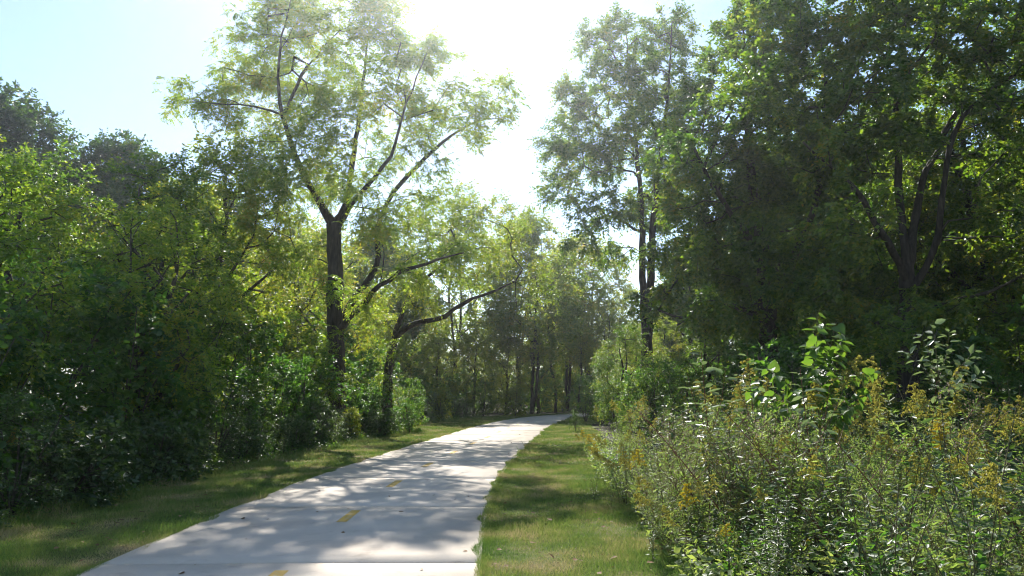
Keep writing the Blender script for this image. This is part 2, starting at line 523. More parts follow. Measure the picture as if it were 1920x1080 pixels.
def grow(limbs, lobes, rng, dens=9.0, tip=0.007, step=0.45, wiggle=0.05, shell=0.45, minc=5, depth=1.2):
    """limbs: polylines (x,y,z,r), the first is the trunk; lobes: (x,y,z,rx,rz). Twig clusters fill the lobes and are
    tied to the nearest wood. Returns node arrays and the cluster nodes."""
    pos, par, base = [], [], []
    for li, lb in enumerate(limbs):
        R = resample(lb, step)
        R[1:-1, :3] += rng.normal(0, wiggle * step, (len(R) - 2, 3)) if len(R) > 2 else 0
        if li == 0:
            prev = -1
        else:
            A = np.array(pos)
            prev = int(np.argmin(np.linalg.norm(A - R[0, :3], axis=1)))
            R = R[1:] if np.linalg.norm(A[prev] - R[0, :3]) < step * 0.6 else R
        for q in R:
            pos.append(q[:3]); par.append(prev); base.append(q[3]); prev = len(pos) - 1
    C = []
    for (x, y, z, rx, rz) in lobes:
        n = max(minc, int(dens * rx * rx * rz * 4.19 / (0.6 + 0.4 * rx)))
        d = nrm(rng.normal(0, 1, (n, 3)))
        r = rng.uniform(0, 1, n) ** shell
        C.append(np.array([x, y, z]) + d * r[:, None] * np.array([rx, rx * depth, rz]))
    C = np.vstack(C)
    A0 = np.array(pos)
    dmin = np.min(np.linalg.norm(C[:, None] - A0[None], axis=2), axis=1)
    C = C[np.argsort(dmin)]
    cap = len(pos) + len(C) * 8 + 10
    A = np.zeros((cap, 3)); A[:len(pos)] = pos
    dirs = np.zeros((cap, 3))
    for i in range(len(pos)):
        if par[i] >= 0: dirs[i] = A[i] - A[par[i]]
        else: dirs[i] = (0, 0, 1)
    U = nrm(dirs)
    k = len(pos)
    tips = []
    trunk_lo = limbs[0][0][2] + 0.25 * (limbs[0][-1][2] - limbs[0][0][2])
    for c in C:
        v = c - A[:k]
        dd = np.linalg.norm(v, axis=1)
        cosv = np.sum(v * U[:k], axis=1) / (dd + 1e-6)
        cost = dd * (1 + 0.5 * np.clip(-v[:, 2] / (dd + 1e-6), 0, 1) + 1.1 * np.clip(0.25 - cosv, 0, 1)) + 2.0 * (A[:k, 2] < trunk_lo)
        j = int(np.argmin(cost))
        L = dd[j]
        m = max(1, min(7, int(L / step)))
        ctrl = A[j] + nrm(dirs[j]) * L * 0.35 + np.array([0, 0, 0.12 * L])
        prev = j
        for q in range(1, m + 1):
            t = q / m
            p = (1 - t) ** 2 * A[j] + 2 * t * (1 - t) * ctrl + t * t * c
            if q < m: p = p + rng.normal(0, 0.06 * step, 3)
            A[k] = p; par.append(prev); base.append(0.0)
            dirs[k] = p - A[prev]; U[k] = dirs[k] / max(1e-6, np.linalg.norm(dirs[k]))
            prev = k; k += 1
        tips.append(prev)
    A = A[:k]; dirs = dirs[:k]
    par = np.array(par); base = np.array(base)
    cnt = np.zeros(k)
    cnt[tips] += 1
    for i in range(k - 1, 0, -1):
        if par[i] >= 0: cnt[par[i]] += cnt[i]
    rad = np.maximum(base, tip * np.maximum(cnt, 0.6) ** 0.5)
    for i in range(1, k):
        if par[i] >= 0: rad[i] = min(rad[i], rad[par[i]] * 1.0)
    rad = rad * (1 + np.where(rad > 0.04, rng.normal(0, 0.055, k), 0))
    return A, par, rad, dirs, np.array(tips)


def wood(A, par, rad, dirs, sel, sides):
    """tubes for the edges whose child node is in sel"""
    e = np.array([i for i in np.nonzero(sel)[0] if par[i] >= 0])
    if len(e) == 0: return np.zeros((0, 3)), np.zeros((0, 4), int)
    p0, p1 = A[par[e]], A[e]
    d1 = nrm(dirs[e]); d0 = nrm(dirs[par[e]])
    main = np.ones(len(e), bool)
    best = {}
    for q, i in enumerate(e):
        b = best.get(par[i])
        if b is None or rad[i] > rad[e[b]]: best[par[i]] = q
    main[:] = False
    main[list(best.values())] = True
    d0 = np.where(main[:, None], d0, d1)
    r0 = np.where(main, np.minimum(rad[par[e]], rad[e] * 1.6), rad[e] * 1.15); r1 = rad[e]

    def ring(p, d, r):
        ref = np.where(np.abs(d[:, 2:3]) < 0.9, np.array([[0, 0, 1.0]]), np.array([[1.0, 0, 0]]))
        ref = np.array([[0.31, 0.93, 0.2]]) * np.ones((len(d), 1))
        u = nrm(np.cross(d, ref)); w = np.cross(d, u)
        a = np.arange(sides) * 2 * np.pi / sides
        return p[:, None] + r[:, None, None] * (np.cos(a)[None, :, None] * u[:, None] + np.sin(a)[None, :, None] * w[:, None])
    V = np.concatenate([ring(p0, d0, r0), ring(p1, d1, r1)], 1)      # (n, 2s, 3)
    i = np.arange(sides); j = (i + 1) % sides
    f = np.stack([i, j, j + sides, i + sides], 1)
    F = (f[None] + (np.arange(len(e)) * 2 * sides)[:, None, None]).reshape(-1, 4)
    return V.reshape(-1, 3), F


def sprays(A, dirs, tips, centre, rng, n_tw, tw_len, per, size, aspect, tmpl, droop=0.25, up=0.5, pinnate=0, out=0.8, jit=0.25):
    """leafy twigs around each cluster node"""
    nt_ = len(tips) * n_tw
    c = np.repeat(A[tips], n_tw, 0)
    o = nrm(np.repeat(A[tips] - centre, n_tw, 0)) * out + nrm(np.repeat(dirs[tips], n_tw, 0)) * 0.5
    d = nrm(o + rng.normal(0, 0.75, (nt_, 3)))
    L = tw_len * rng.uniform(0.5, 1.25, nt_)
    t = (np.arange(per)[None] + rng.uniform(0, 1, (nt_, per))) / per
    P = c[:, None] + d[:, None] * (L[:, None] * t)[..., None]
    P[..., 2] -= droop * L[:, None] * t ** 2
    sgn = np.where((np.arange(per)[None] % 2) == 0, 1.0, -1.0) * np.ones((nt_, 1))
    sdv = nrm(np.cross(d, np.array([0, 0, 1.0])))
    D = d[:, None] * 0.55 + sdv[:, None] * (sgn * 0.8)[..., None] + rng.normal(0, jit + 0.1, (nt_, per, 3))
    D[..., 2] -= droop * 0.9
    P = P.reshape(-1, 3); D = nrm(D.reshape(-1, 3))
    if pinnate:
        n = len(P)
        Lr = 0.30 * rng.uniform(0.7, 1.2, n)
        q = pinnate
        tt = (np.arange(q) // 2 * 2 + 1.5) / (q + 1)
        Pp = P[:, None] + D[:, None] * (Lr[:, None] * tt[None])[..., None]
        Pp[..., 2] -= (0.12 * Lr)[:, None] * (tt ** 2)[None] * 2
        sg = np.where(np.arange(q) % 2 == 0, 1.0, -1.0)
        upv = rng.normal(0, .35, (n, 3)) + np.array([0, 0, 1.0])
        sd2 = nrm(np.cross(D, upv))
        Dd = D[:, None] * 0.55 + sd2[:, None] * (sg[None, :, None]) * 0.85 + rng.normal(0, .12, (n, q, 3))
        Dd[..., 2] -= 0.25
        P = Pp.reshape(-1, 3); D = nrm(Dd.reshape(-1, 3))
    sz = size * rng.uniform(0.65, 1.25, len(P))
    return leaves(P, D, sz, aspect, tmpl, rng, up)


def tree_meshes(name, limbs, lobes, rng, bark, leafm, base, dens=9, split=0.045, leaf=dict(), **kw):
    base = np.array(base)
    limbs = [[tuple(np.array(p[:3]) - base) + (p[3],) for p in lb] for lb in limbs]
    lobes = [tuple(np.array(l[:3]) - base) + tuple(l[3:]) for l in lobes]
    A, par, rad, dirs, tips = grow(limbs, lobes, rng, dens=dens, **kw)
    big = rad >= split
    for i in range(1, len(big)):
        if par[i] >= 0 and not big[par[i]]: big[i] = False
    V, F = wood(A, par, rad, dirs, big, 9)
    trunk = mesh_np(name + '_trunk', V, [F], [bark], smooth=True)
    V, F = wood(A, par, rad, dirs, ~big, 4)
    br = mesh_np(name + '_branches', V, [F], [M_twig], smooth=True) if len(F) else None
    V, Fs = sprays(A, dirs, tips, np.mean([l[:3] for l in lobes], axis=0), rng, **leaf)
    crown = mesh_np(name + '_crown', V, Fs, [leafm])
    return [('trunk', trunk), ('branches', br), ('crown', crown)]


def put(name, label, cat, parts, loc, rz=0.0, sc=1.0, group=None):
    """a plant thing: trunk and crown; the fine branches belong to the crown"""
    t = obj(name, None, None, loc, rz, sc)
    t.empty_display_size = 0.2
    tag(t, label, cat, group)
    made = {}
    for pn, me in parts:
        if me is None: continue
        if pn == 'branches': continue
        made[pn] = obj(pn, me, t)
        if pn == 'crown': made[pn]['kind'] = 'stuff'
    for pn, me in parts:
        if pn == 'branches' and me is not None: obj('branches', me, made['crown'])['kind'] = 'stuff'
    return t


# ------------------------------------------------------------------ the large trees beside the path
HT = [(-6.03,26.00,0.03,0.62), (-6.03,26.00,0.61,0.500), (-6.07,26.00,2.25,0.430), (-6.19,26.00,4.86,0.400), (-6.30,26.00,6.57,0.380), (-6.37,26.00,7.54,0.360)]
HA = [(-6.37,26.00,7.54,0.300), (-6.67,25.70,8.01,0.250), (-7.02,25.50,8.54,0.220), (-7.36,25.20,9.26,0.190), (-7.69,25.00,10.16,0.170), (-7.96,24.80,11.05,0.150), (-8.19,24.80,12.02,0.110), (-8.14,24.60,13.11,0.080), (-7.97,24.50,14.24,0.050), (-7.77,24.50,15.23,0.030)]
HA2 = [(-7.92,24.80,10.95,0.100), (-7.65,25.20,12.39,0.075), (-7.30,25.60,13.41,0.050), (-6.66,26.00,14.55,0.030)]
HA3 = [(-8.00,24.80,11.15,0.090), (-8.69,24.40,11.30,0.060), (-9.60,24.20,11.28,0.045), (-10.64,24.00,11.31,0.020)]
HB = [(-6.33,26.00,7.44,0.280), (-5.99,26.30,8.30,0.240), (-5.92,26.50,9.35,0.200), (-5.85,26.80,10.77,0.170), (-5.71,26.90,12.17,0.140), (-5.65,27.00,13.59,0.100), (-5.50,27.00,15.42,0.060), (-5.35,27.00,17.73,0.030)]
HC = [(-6.16,26.00,7.35,0.220), (-5.48,25.50,8.42,0.170), (-4.72,25.00,8.95,0.140), (-4.12,24.70,9.68,0.110), (-3.80,24.50,10.75,0.080), (-3.39,24.40,12.05,0.060), (-2.95,24.40,13.21,0.030)]
HD = [(-5.94,26.20,4.31,0.280), (-5.73,26.50,4.88,0.250), (-5.24,26.80,5.64,0.220), (-4.94,27.00,6.17,0.200), (-5.07,27.30,7.74,0.190), (-4.81,27.50,8.67,0.180), (-4.07,27.60,9.72,0.160), (-3.32,27.50,10.46,0.140), (-2.48,27.30,11.18,0.110), (-1.72,27.20,11.63,0.080), (-1.05,27.00,11.85,0.050), (-0.20,27.00,11.91,0.020)]
HE = [(-5.83,25.80,3.90,0.220), (-5.23,25.20,4.43,0.200), (-4.53,24.60,5.04,0.170), (-3.82,24.20,5.53,0.140), (-3.05,24.00,5.63,0.110), (-2.47,23.80,5.87,0.080), (-1.55,23.60,6.05,0.040)]
HL = [(-8.68,26.00,14.80,1.49,1.49), (-10.04,27.20,13.89,1.65,1.07), (-10.46,24.70,11.75,1.06,0.57), (-8.46,28.20,13.34,1.41,1.21), (-6.57,24.00,13.98,0.94,1.03), (-8.45,26.60,16.83,1.71,0.95), (-5.22,25.40,14.91,1.45,1.45), (-4.22,26.00,13.76,1.21,1.12), (-3.08,27.20,14.32,0.93,1.13), (-4.81,24.70,11.69,1.24,1.06), (-6.81,28.20,14.57,1.01,1.01), (-5.30,26.60,16.50,0.95,0.70), (-3.57,26.60,11.74,1.43,1.05), (-1.86,25.40,11.68,1.13,0.87), (-0.74,26.00,12.22,0.84,1.12), (-1.52,27.20,11.08,0.82,0.49), (-7.32,24.70,9.49,1.03,0.85), (-9.78,28.20,12.17,1.17,0.77), (-6.06,24.00,9.91,1.00,0.94), (-5.03,26.60,10.40,0.95,0.86), (-3.29,25.40,9.81,0.87,0.65), (-5.94,26.00,9.01,1.08,0.67), (-8.00,27.20,8.80,1.07,0.70), (-9.78,24.70,11.11,0.80,0.44), (-11.9,25.2,11.9,0.44,0.40), (-6.29,24.00,11.31,0.86,0.86), (-4.29,26.60,8.08,1.14,0.67), (-2.59,25.40,6.46,1.27,0.55),
      (-7.6,23.8,8.7,1.1,0.8), (-5.2,23.6,8.6,1.0,0.8), (-8.6,25.0,7.4,1.1,0.8), (-4.4,24.2,7.2,1.1,0.7), (-6.9,24.2,10.6,1.0,0.7), (-9.3,26.0,9.0,1.0,0.7), (-3.4,24.6,5.6,1.0,0.5), (-7.3,24.4,6.2,0.9,0.7), (-5.4,24.6,5.0,0.8,0.6), (-6.4,25.3,3.4,0.55,0.7), (-5.7,25.3,2.2,0.5,0.6), (-6.7,25.4,1.8,0.5,0.6), (-8.9,25.6,10.0,1.0,0.7), (-3.0,26.0,8.4,0.9,0.6)]
HB0 = (-6.03, 26.0, 0.0)
thin = lambda L, k: [[p[:3] + (p[3] * k,) for p in l] for l in L]
PIN = dict(n_tw=7, tw_len=0.6, per=3, size=0.115, aspect=0.38, tmpl=DIAMOND, droop=0.35, up=0.45, pinnate=9)
put('walnut_tree', 'tall forked tree with sparse feathery leaves standing left of the path', 'tree',
    tree_meshes('walnut', thin([HT], 0.68) + thin([HA, HA2, HA3, HB, HC, HD, HE], 0.52), HL, np.random.default_rng(11), M_bark, M_walnut, HB0, dens=5.0, leaf=PIN, tip=0.0048), HB0)

CT = [(-4.96,30.00,0.0,0.50), (-4.97,30.00,2.24,0.380), (-4.87,30.00,3.31,0.340), (-4.39,29.70,4.20,0.270), (-3.44,29.20,4.39,0.210), (-2.73,29.00,4.37,0.190), (-2.28,28.80,4.85,0.170), (-1.51,28.60,5.24,0.140), (-0.56,28.50,5.46,0.100), (0.14,28.50,5.86,0.060), (0.87,28.50,5.90,0.030)]
CS = [(-4.87,30.00,3.31,0.240), (-4.56,30.50,4.76,0.200), (-4.27,30.80,5.55,0.170), (-3.70,31.00,6.27,0.130), (-3.17,31.20,6.81,0.100), (-2.52,31.50,7.62,0.060), (-1.85,31.60,8.70,0.030)]
CV = [(0.08,28.50,5.81,0.035), (0.14,28.50,5.38,0.030), (0.18,28.50,4.86,0.020), (0.04,28.50,4.41,0.010)]
CL = [(-2.19,30.00,7.78,1.29,0.86), (-0.91,31.20,7.57,1.34,0.78), (0.42,28.70,6.45,0.92,0.72), (-3.77,32.20,8.72,1.38,0.92), (-1.23,28.00,8.42,1.20,0.90), (-2.70,30.60,9.51,1.31,0.77), (0.00,29.40,8.10,1.05,0.84), (-3.71,30.00,7.12,1.07,0.54), (-1.81,31.20,6.42,1.34,0.45), (0.83,28.70,5.51,0.72,0.51), (-4.9,29.3,2.0,0.6,0.7), (-4.6,29.1,3.3,0.6,0.5), (-3.2,28.6,4.9,0.7,0.4), (-5.3,29.5,4.6,0.8,0.7), (-4.2,29.2,5.8,1.0,0.6), (-1.6,28.0,5.9,0.9,0.4)]
CB0 = (-4.96, 30.0, 0.0)
put('leaning_tree', 'leaning tree whose long dark limb arches out over the path', 'tree',
    tree_meshes('leaning', thin([CT[:-1]], 0.48) + thin([CS, CV], 0.48), CL, np.random.default_rng(12), M_bark, M_yellow, CB0, dens=9, tip=0.004,
                leaf=dict(n_tw=7, tw_len=0.6, per=9, size=0.10, aspect=0.5, tmpl=DIAMOND, droop=0.3)), CB0)

RT = [(6.45,36.00,0.0,0.55), (6.47,36.0,1.5,0.46), (6.49,36.00,3.77,0.400), (6.53,36.00,5.46,0.380)]
RA = [(6.42,36.00,5.33,0.240), (6.37,36.00,7.69,0.220), (6.42,36.00,9.55,0.200), (6.40,36.40,12.39,0.160), (6.22,36.80,16.20,0.100), (6.05,37.00,19.49,0.040)]
RB = [(6.65,36.00,5.33,0.260), (6.82,36.00,7.69,0.240), (6.92,36.00,9.55,0.220), (7.12,35.50,11.85,0.180), (7.46,35.00,14.39,0.120), (7.80,35.00,17.13,0.070), (7.99,35.00,19.93,0.030)]
RC = [(6.41,36.00,9.29,0.080), (5.53,36.00,9.96,0.060), (4.75,36.00,10.23,0.030)]
RL = [(4.63,36.00,19.01,1.42,1.29), (7.75,37.20,20.04,1.73,1.33), (5.74,34.70,16.45,2.11,1.49), (4.00,38.20,16.90,1.78,1.64), (2.40,34.00,13.11,1.34,1.10), (4.61,36.60,13.70,2.23,1.44), (6.98,35.40,14.13,2.15,1.90), (8.78,36.00,16.73,1.42,1.93), (2.47,37.20,12.20,1.28,1.07), (4.33,34.70,10.44,1.74,1.04), (7.72,38.20,11.47,2.05,1.50), (3.35,34.00,8.61,1.10,0.68), (8.93,36.60,12.72,1.57,2.10), (5.11,35.40,19.86,1.01,0.63), (8.49,36.00,20.31,1.03,0.64), (5.14,37.20,8.71,1.07,0.67), (7.32,34.70,8.24,1.49,0.75)]
RB0 = (6.45, 36.0, 0.0)
put('twin_stem_tree', 'tall tree with straight twin stems just right of the bend', 'tree',
    tree_meshes('twin', thin([RT, RA, RB, RC], 0.75), RL, np.random.default_rng(13), M_bark, M_locust, RB0, dens=4.6,
                leaf=dict(n_tw=11, tw_len=0.65, per=10, size=0.15, aspect=0.52, tmpl=DIAMOND, droop=0.3)), RB0)

ST = [(8.17,24.00,0.0,0.58), (8.17,24.0,1.61,0.48), (8.27,24.00,3.05,0.420), (8.31,24.00,4.61,0.380), (8.21,24.00,6.19,0.320), (8.12,24.30,7.88,0.260), (8.09,24.50,9.80,0.200), (8.12,24.60,11.74,0.130), (8.11,24.60,13.70,0.060), (8.10,24.60,14.89,0.030)]
SA = [(8.31,24.00,4.61,0.200), (9.02,23.40,5.90,0.170), (9.62,23.00,7.37,0.130), (9.90,22.80,9.23,0.090), (10.07,22.70,11.50,0.050)]
SB = [(8.14,24.00,3.91,0.140), (7.11,23.50,4.37,0.110), (6.13,23.00,4.23,0.080), (5.03,22.60,3.62,0.040)]
SC = [(8.24,24.00,6.01,0.180), (7.03,23.40,7.30,0.130), (6.12,23.00,8.59,0.090), (5.52,22.80,9.94,0.050)]
SLb = [(8.02,24.00,13.79,1.29,0.86), (7.22,25.20,12.99,1.17,1.08), (8.21,22.70,11.86,1.46,1.22), (6.65,26.20,11.58,1.13,1.13), (7.06,22.00,9.99,1.26,1.10), (9.55,24.60,10.98,1.41,1.41), (5.37,23.40,8.89,0.84,0.92), (6.92,24.00,8.90,1.37,1.20), (8.93,25.20,9.07,1.44,1.26), (5.16,22.70,7.13,0.73,0.89), (7.28,26.20,7.59,1.41,1.22), (7.55,22.00,6.30,1.26,0.94), (10.17,24.60,8.89,1.32,1.41), (9.90,23.40,12.55,1.26,1.26), (5.75,24.00,5.84,0.86,0.86), (7.48,25.20,5.49,1.35,0.90), (8.21,22.70,4.94,1.14,0.81), (10.90,26.20,7.20,1.31,1.13), (5.70,22.00,4.04,0.94,0.55), (7.78,24.60,3.97,1.23,0.62), (9.27,23.40,14.05,1.17,0.84), (10.56,24.00,10.56,1.03,1.20), (5.09,25.20,4.76,0.81,0.54)]
SB0 = (8.17, 24.0, 0.0)
SIMPLE = dict(n_tw=12, tw_len=0.56, per=11, size=0.135, aspect=0.58, tmpl=DIAMOND, droop=0.3)
SLb = SLb + [(x - 0.3, y - 1.9, z - 0.2, rx, rz) for (x, y, z, rx, rz) in SLb[::2]]
put('spreading_tree', 'dense dark round crowned tree behind the goldenrod thicket', 'tree',
    tree_meshes('spreading', thin([ST, SA, SB, SC], 0.7), SLb, np.random.default_rng(14), M_bark, M_locust, SB0, dens=3.9, leaf=SIMPLE), SB0)

BT = [(10.46,20.00,0.0,0.58), (10.46,20.0,1.19,0.48), (10.58,20.00,2.38,0.420), (10.67,20.00,3.67,0.380), (10.75,20.00,4.98,0.330)]
BA = [(10.75,20.00,4.98,0.200), (10.68,20.00,6.17,0.170), (10.67,20.00,7.48,0.140), (10.90,20.30,9.18,0.100), (11.30,20.50,11.19,0.060), (11.61,20.50,13.34,0.030)]
BB = [(10.76,20.00,4.84,0.220), (11.22,20.30,6.39,0.180), (11.62,20.50,7.68,0.150), (12.46,20.80,8.75,0.110), (13.21,21.00,10.10,0.080), (13.83,21.00,11.76,0.050), (14.31,21.00,13.63,0.030)]
BC = [(10.72,20.00,4.11,0.180), (11.28,19.50,5.33,0.160), (11.39,19.20,6.57,0.130), (11.42,19.00,7.67,0.100), (11.92,19.00,8.84,0.060), (12.99,19.00,9.74,0.030)]
BD = [(10.73,20.00,4.69,0.180), (9.90,19.40,5.60,0.150), (9.41,19.00,6.20,0.130), (8.82,18.70,6.83,0.100), (7.97,18.40,7.48,0.070), (7.37,18.20,7.90,0.040)]
BE = [(10.66,20.00,3.53,0.140), (11.67,19.50,4.04,0.100), (12.63,19.20,4.29,0.070), (13.79,19.00,4.82,0.030)]
BL = [(9.72,20.00,11.76,1.29,1.15), (11.93,21.20,12.71,1.52,1.21), (11.94,18.70,11.25,1.34,1.07), (15.84,22.20,12.87,1.59,1.43), (9.55,18.00,12.50,1.55,0.77), (13.33,20.60,14.42,1.92,0.88), (9.02,19.40,9.60,1.11,1.11), (10.50,20.00,9.85,1.22,1.00), (12.74,21.20,10.68,1.29,1.06), (12.62,18.70,9.31,1.14,0.94), (16.41,22.20,10.06,1.27,1.27), (8.00,18.00,7.35,0.77,0.90), (10.24,20.60,8.50,1.03,0.81), (11.11,19.40,8.39,0.83,0.62), (13.05,20.00,8.14,0.86,0.72), (15.18,21.20,7.88,1.06,0.91), (8.21,18.70,5.87,0.80,0.80), (10.65,22.20,5.68,0.95,0.79), (11.74,18.00,5.98,0.71,0.52), (14.57,20.60,5.85,1.03,0.59), (9.78,19.40,3.75,0.97,0.56), (11.78,20.00,3.53,1.15,0.57), (14.04,21.20,3.95,1.21,0.68), (8.11,18.70,4.22,0.80,0.67), (12.63,22.20,6.18,0.64,0.40), (13.58,18.00,9.88,1.03,1.16)]
BB0 = (10.46, 20.0, 0.0)
BL = BL + [(x, y - 1.8, z - 0.3, rx, rz) for (x, y, z, rx, rz) in BL[::2]]
put('many_stemmed_tree', 'large tree splitting into several upright dark stems, sky showing between them', 'tree',
    tree_meshes('stems', thin([BT, BA, BB, BC, BD, BE], 0.6), BL, np.random.default_rng(15), M_bark, M_locust, BB0, dens=3.6, leaf=SIMPLE), BB0)


# ------------------------------------------------------------------ generic trees
def generic(name, seed, H, R, cb, bark, leafm, leaf, nl=16, dens=5, lean=0.03, stems=1, tr=0.2, split=0.045):
    rng = np.random.default_rng(seed)
    limbs = []
    for s in range(stems):
        a = rng.uniform(0, 6.28)
        sp = (0.25 * R if stems > 1 else 0.0)
        lx, ly = math.cos(a) * (lean * H + sp), math.sin(a) * (lean * H + sp)
        zs = np.linspace(0, 0.86 * H, 7)
        limbs.append([(lx * (z / H) ** 1.2 + rng.normal(0, .012 * H) * (z > 0), ly * (z / H) ** 1.2 + rng.normal(0, .012 * H) * (z > 0), z,
                       tr * (1.25 if z == 0 else (1 - 0.88 * z / H)) * (1 if s == 0 else .8)) for z in zs])
    lobes = []
    for i in range(nl):
        f = (i + 0.5) / nl
        z = cb + (H - cb) * (0.08 + 0.84 * f)
        prof = math.sin(math.pi * min(1, 0.16 + 0.80 * f)) ** 0.7
        a = i * 2.399 + rng.uniform(-.5, .5)
        rr = R * prof * rng.uniform(0.45, 0.78)
        lr = R * rng.uniform(0.30, 0.46) * (0.65 + 0.35 * prof)
        x, y = math.cos(a) * rr, math.sin(a) * rr
        lobes.append((x, y, z, lr, lr * rng.uniform(.65, .95)))
        if rr > 0.35 * R and i % 2 == 0:
            z0 = max(cb * 0.7, z - rr * 0.9)
            limbs.append([(0, 0, z0, tr * 0.35), (x * .45, y * .45, z0 + (z - z0) * .45, tr * 0.22), (x * .9, y * .9, z, tr * 0.08)])
    lobes.append((0, 0, H - R * 0.3, R * 0.36, R * 0.36))
    return tree_meshes(name, limbs, lobes, rng, bark, leafm, (0, 0, 0), dens=dens, leaf=leaf, depth=1.0, split=split)


FAR = dict(n_tw=7, tw_len=0.85, per=9, size=0.21, aspect=0.6, tmpl=DIAMOND, droop=0.3)
MID = dict(n_tw=7, tw_len=0.6, per=9, size=0.12, aspect=0.52, tmpl=DIAMOND, droop=0.3)
NEAR = dict(n_tw=6, tw_len=0.5, per=9, size=0.085, aspect=0.55, tmpl=LANCE, droop=0.35)
T_dark = generic('dark_oak', 21, 17, 5.2, 3.0, M_bark, M_deep, FAR, nl=26, dens=3.6, tr=0.36)
T_far1 = generic('far_ash', 22, 15, 4.2, 3.5, M_bark, M_locust, FAR, nl=22, dens=4.6, tr=0.28)
T_far2 = generic('far_elm', 23, 14, 4.0, 3.0, M_bark, M_yellow, dict(FAR, size=.18), nl=20, dens=2.2, tr=0.11, stems=2)
T_mid1 = generic('mid_elm', 24, 9.5, 3.1, 1.6, M_bark, M_yellow, MID, nl=18, dens=5, tr=0.10)
T_mid2 = generic('mid_maple', 25, 9.0, 3.0, 1.2, M_bark, M_locust, MID, nl=18, dens=5.5, tr=0.17, stems=2)
T_slim = generic('slim_ash', 26, 13, 2.4, 4.5, M_bark, M_yellow, MID, nl=16, dens=7, tr=0.11, lean=0.10)
T_right = generic('right_ash', 28, 14, 4.4, 2.0, M_bark, M_locust, MID, nl=22, dens=5.0, tr=0.22)
T_near = generic('near_elm', 27, 6.6, 2.2, 0.8, M_bark, M_walnut, NEAR, nl=16, dens=11, tr=0.09, stems=2)


def trees(name, cat, proto, rows, group=None):
    for (x, y, sc, rz, lab) in rows:
        put(name, lab, cat, proto, (x, y, 0), rz, sc, group)


# left of the path
trees('elm_sapling', 'tree', T_near, [
    (-8.3, 11.4, 0.84, 0.4, 'young elm with arching sprays of pale leaves at the left edge of the picture'),
    (-7.6, 15.4, 0.86, 2.1, 'young leafy tree between the arching elm and the forked tree'),
], 'young trees along the woodland edge')
trees('maple_tree', 'tree', T_mid2, [
    (-9.6, 20.0, 0.9, 1.0, 'bushy twin stemmed tree left of the forked tree, leaves lit from behind'),
    (-13.6, 20.5, 0.95, 3.9, 'bushy green tree under the dark far crowns at the left'),
], 'bushy trees in the left woodland')
trees('elm_tree', 'tree', T_mid1, [
    (-10.0, 25.5, 1.12, 0.2, 'yellow green tree just behind and left of the forked trunk'),
    (-12.8, 29.5, 1.05, 2.2, 'yellow green tree deeper in the left woodland'),
    (-8.6, 34.0, 1.0, 4.0, 'yellow green tree right behind the forked trunk'),
], 'yellowing trees in the left woodland')
trees('oak_tree', 'tree', T_dark, [
    (-29.5, 42.0, 1.12, 0.3, 'far dark crown at the left edge of the woodland skyline'),
    (-24.0, 44.5, 1.0, 1.7, 'far dark rounded crown second from the left on the skyline'),
    (-18.6, 46.5, 0.84, 3.0, 'far dark crown sloping down toward the forked tree'),
], 'far dark oaks on the left skyline')
trees('dark_ash', 'tree', T_right, [(16.2, 17.6, 0.9, 0.6, 'dark tree at the right edge of the picture'), (15.8, 25.0, 0.95, 2.6, 'dark tree filling in behind the many stemmed tree')])
# beyond the bend
BEND = 'trees closing the view beyond the bend'
trees('ash_tree', 'tree', T_far1, [
    (-9.0, 50.0, 0.86, 0.5, 'green tree behind the arching limb, nearest the forked trunk'),
    (-14.5, 56.0, 0.9, 1.9, 'green tree far behind the forked trunk'),
    (13.5, 56.0, 0.86, 2.9, 'green tree far behind the twin stemmed tree'),
    (20.0, 46.0, 0.95, 4.4, 'green tree behind the many stemmed tree'),
    (27.0, 39.0, 0.95, 0.9, 'green tree at the far right of the wood'),
    (14.5, 28.0, 0.85, 3.3, 'green tree close behind the many stemmed tree'),
    (12.5, 34.0, 0.9, 5.3, 'green tree between the dense dark tree and the twin stems'),
], BEND)
trees('yellowing_elm', 'tree', T_far2, [
    (-3.6, 52.0, 1.02, 0.3, 'pale yellow green tree above the arching limb'),
    (0.6, 57.0, 1.08, 1.3, 'pale yellow green tree standing behind the bend of the path'),
    (-8.5, 66.0, 0.8, 3.6, 'pale tree far back between the forked and the leaning tree'),
    (5.2, 72.0, 0.72, 5.0, 'low pale tree in the gap left of the twin stems'),
    (16.5, 33.0, 0.85, 2.5, 'pale sunlit tree seen through the stems at right'),
    (21.5, 29.0, 0.85, 1.5, 'pale sunlit tree at the right edge of the picture'),
    (-12.0, 41.0, 0.8, 2.7, 'pale tree showing between the yellow green trees and the forked trunk'),
    (4.6, 63.0, 1.05, 1.9, 'pale yellow green tree just right of the bend'),
    (1.4, 54.5, 1.08, 2.6, 'pale airy tree on the outside of the bend'),
    (6.8, 67.0, 1.15, 4.7, 'pale airy tree filling the gap left of the twin stems'),
    (10.5, 68.0, 0.8, 1.1, 'pale tree in the back row behind the twin stems'),
], BEND)
trees('wood_edge_tree', 'tree', T_far1, [(x, y, sc, x * 1.7, 'green tree in the far back row of the wood') for (x, y, sc) in
      ((-24, 66, 1.0), (18, 74, .8), (23, 66, .9), (30, 58, .95), (36, 48, 1.0), (27, 50, .9), (-29, 60, 1.0), (-36, 52, 1.0))], 'far back row of the wood')
trees('understory_tree', 'tree', T_mid2, [(x, y, sc, x * 2.3, lab) for (x, y, sc, lab) in (
    (-16, 52, 1.0, 'low tree far behind the forked tree'), (-20, 40, 1.0, 'low tree under the far dark crowns'),
    (-24, 34, 1.0, 'low tree at the far left of the wood'), (8.8, 72, .8, 'low tree behind the slender stems'), (-15, 33, .9, 'low tree deep in the left wood'))], BEND)
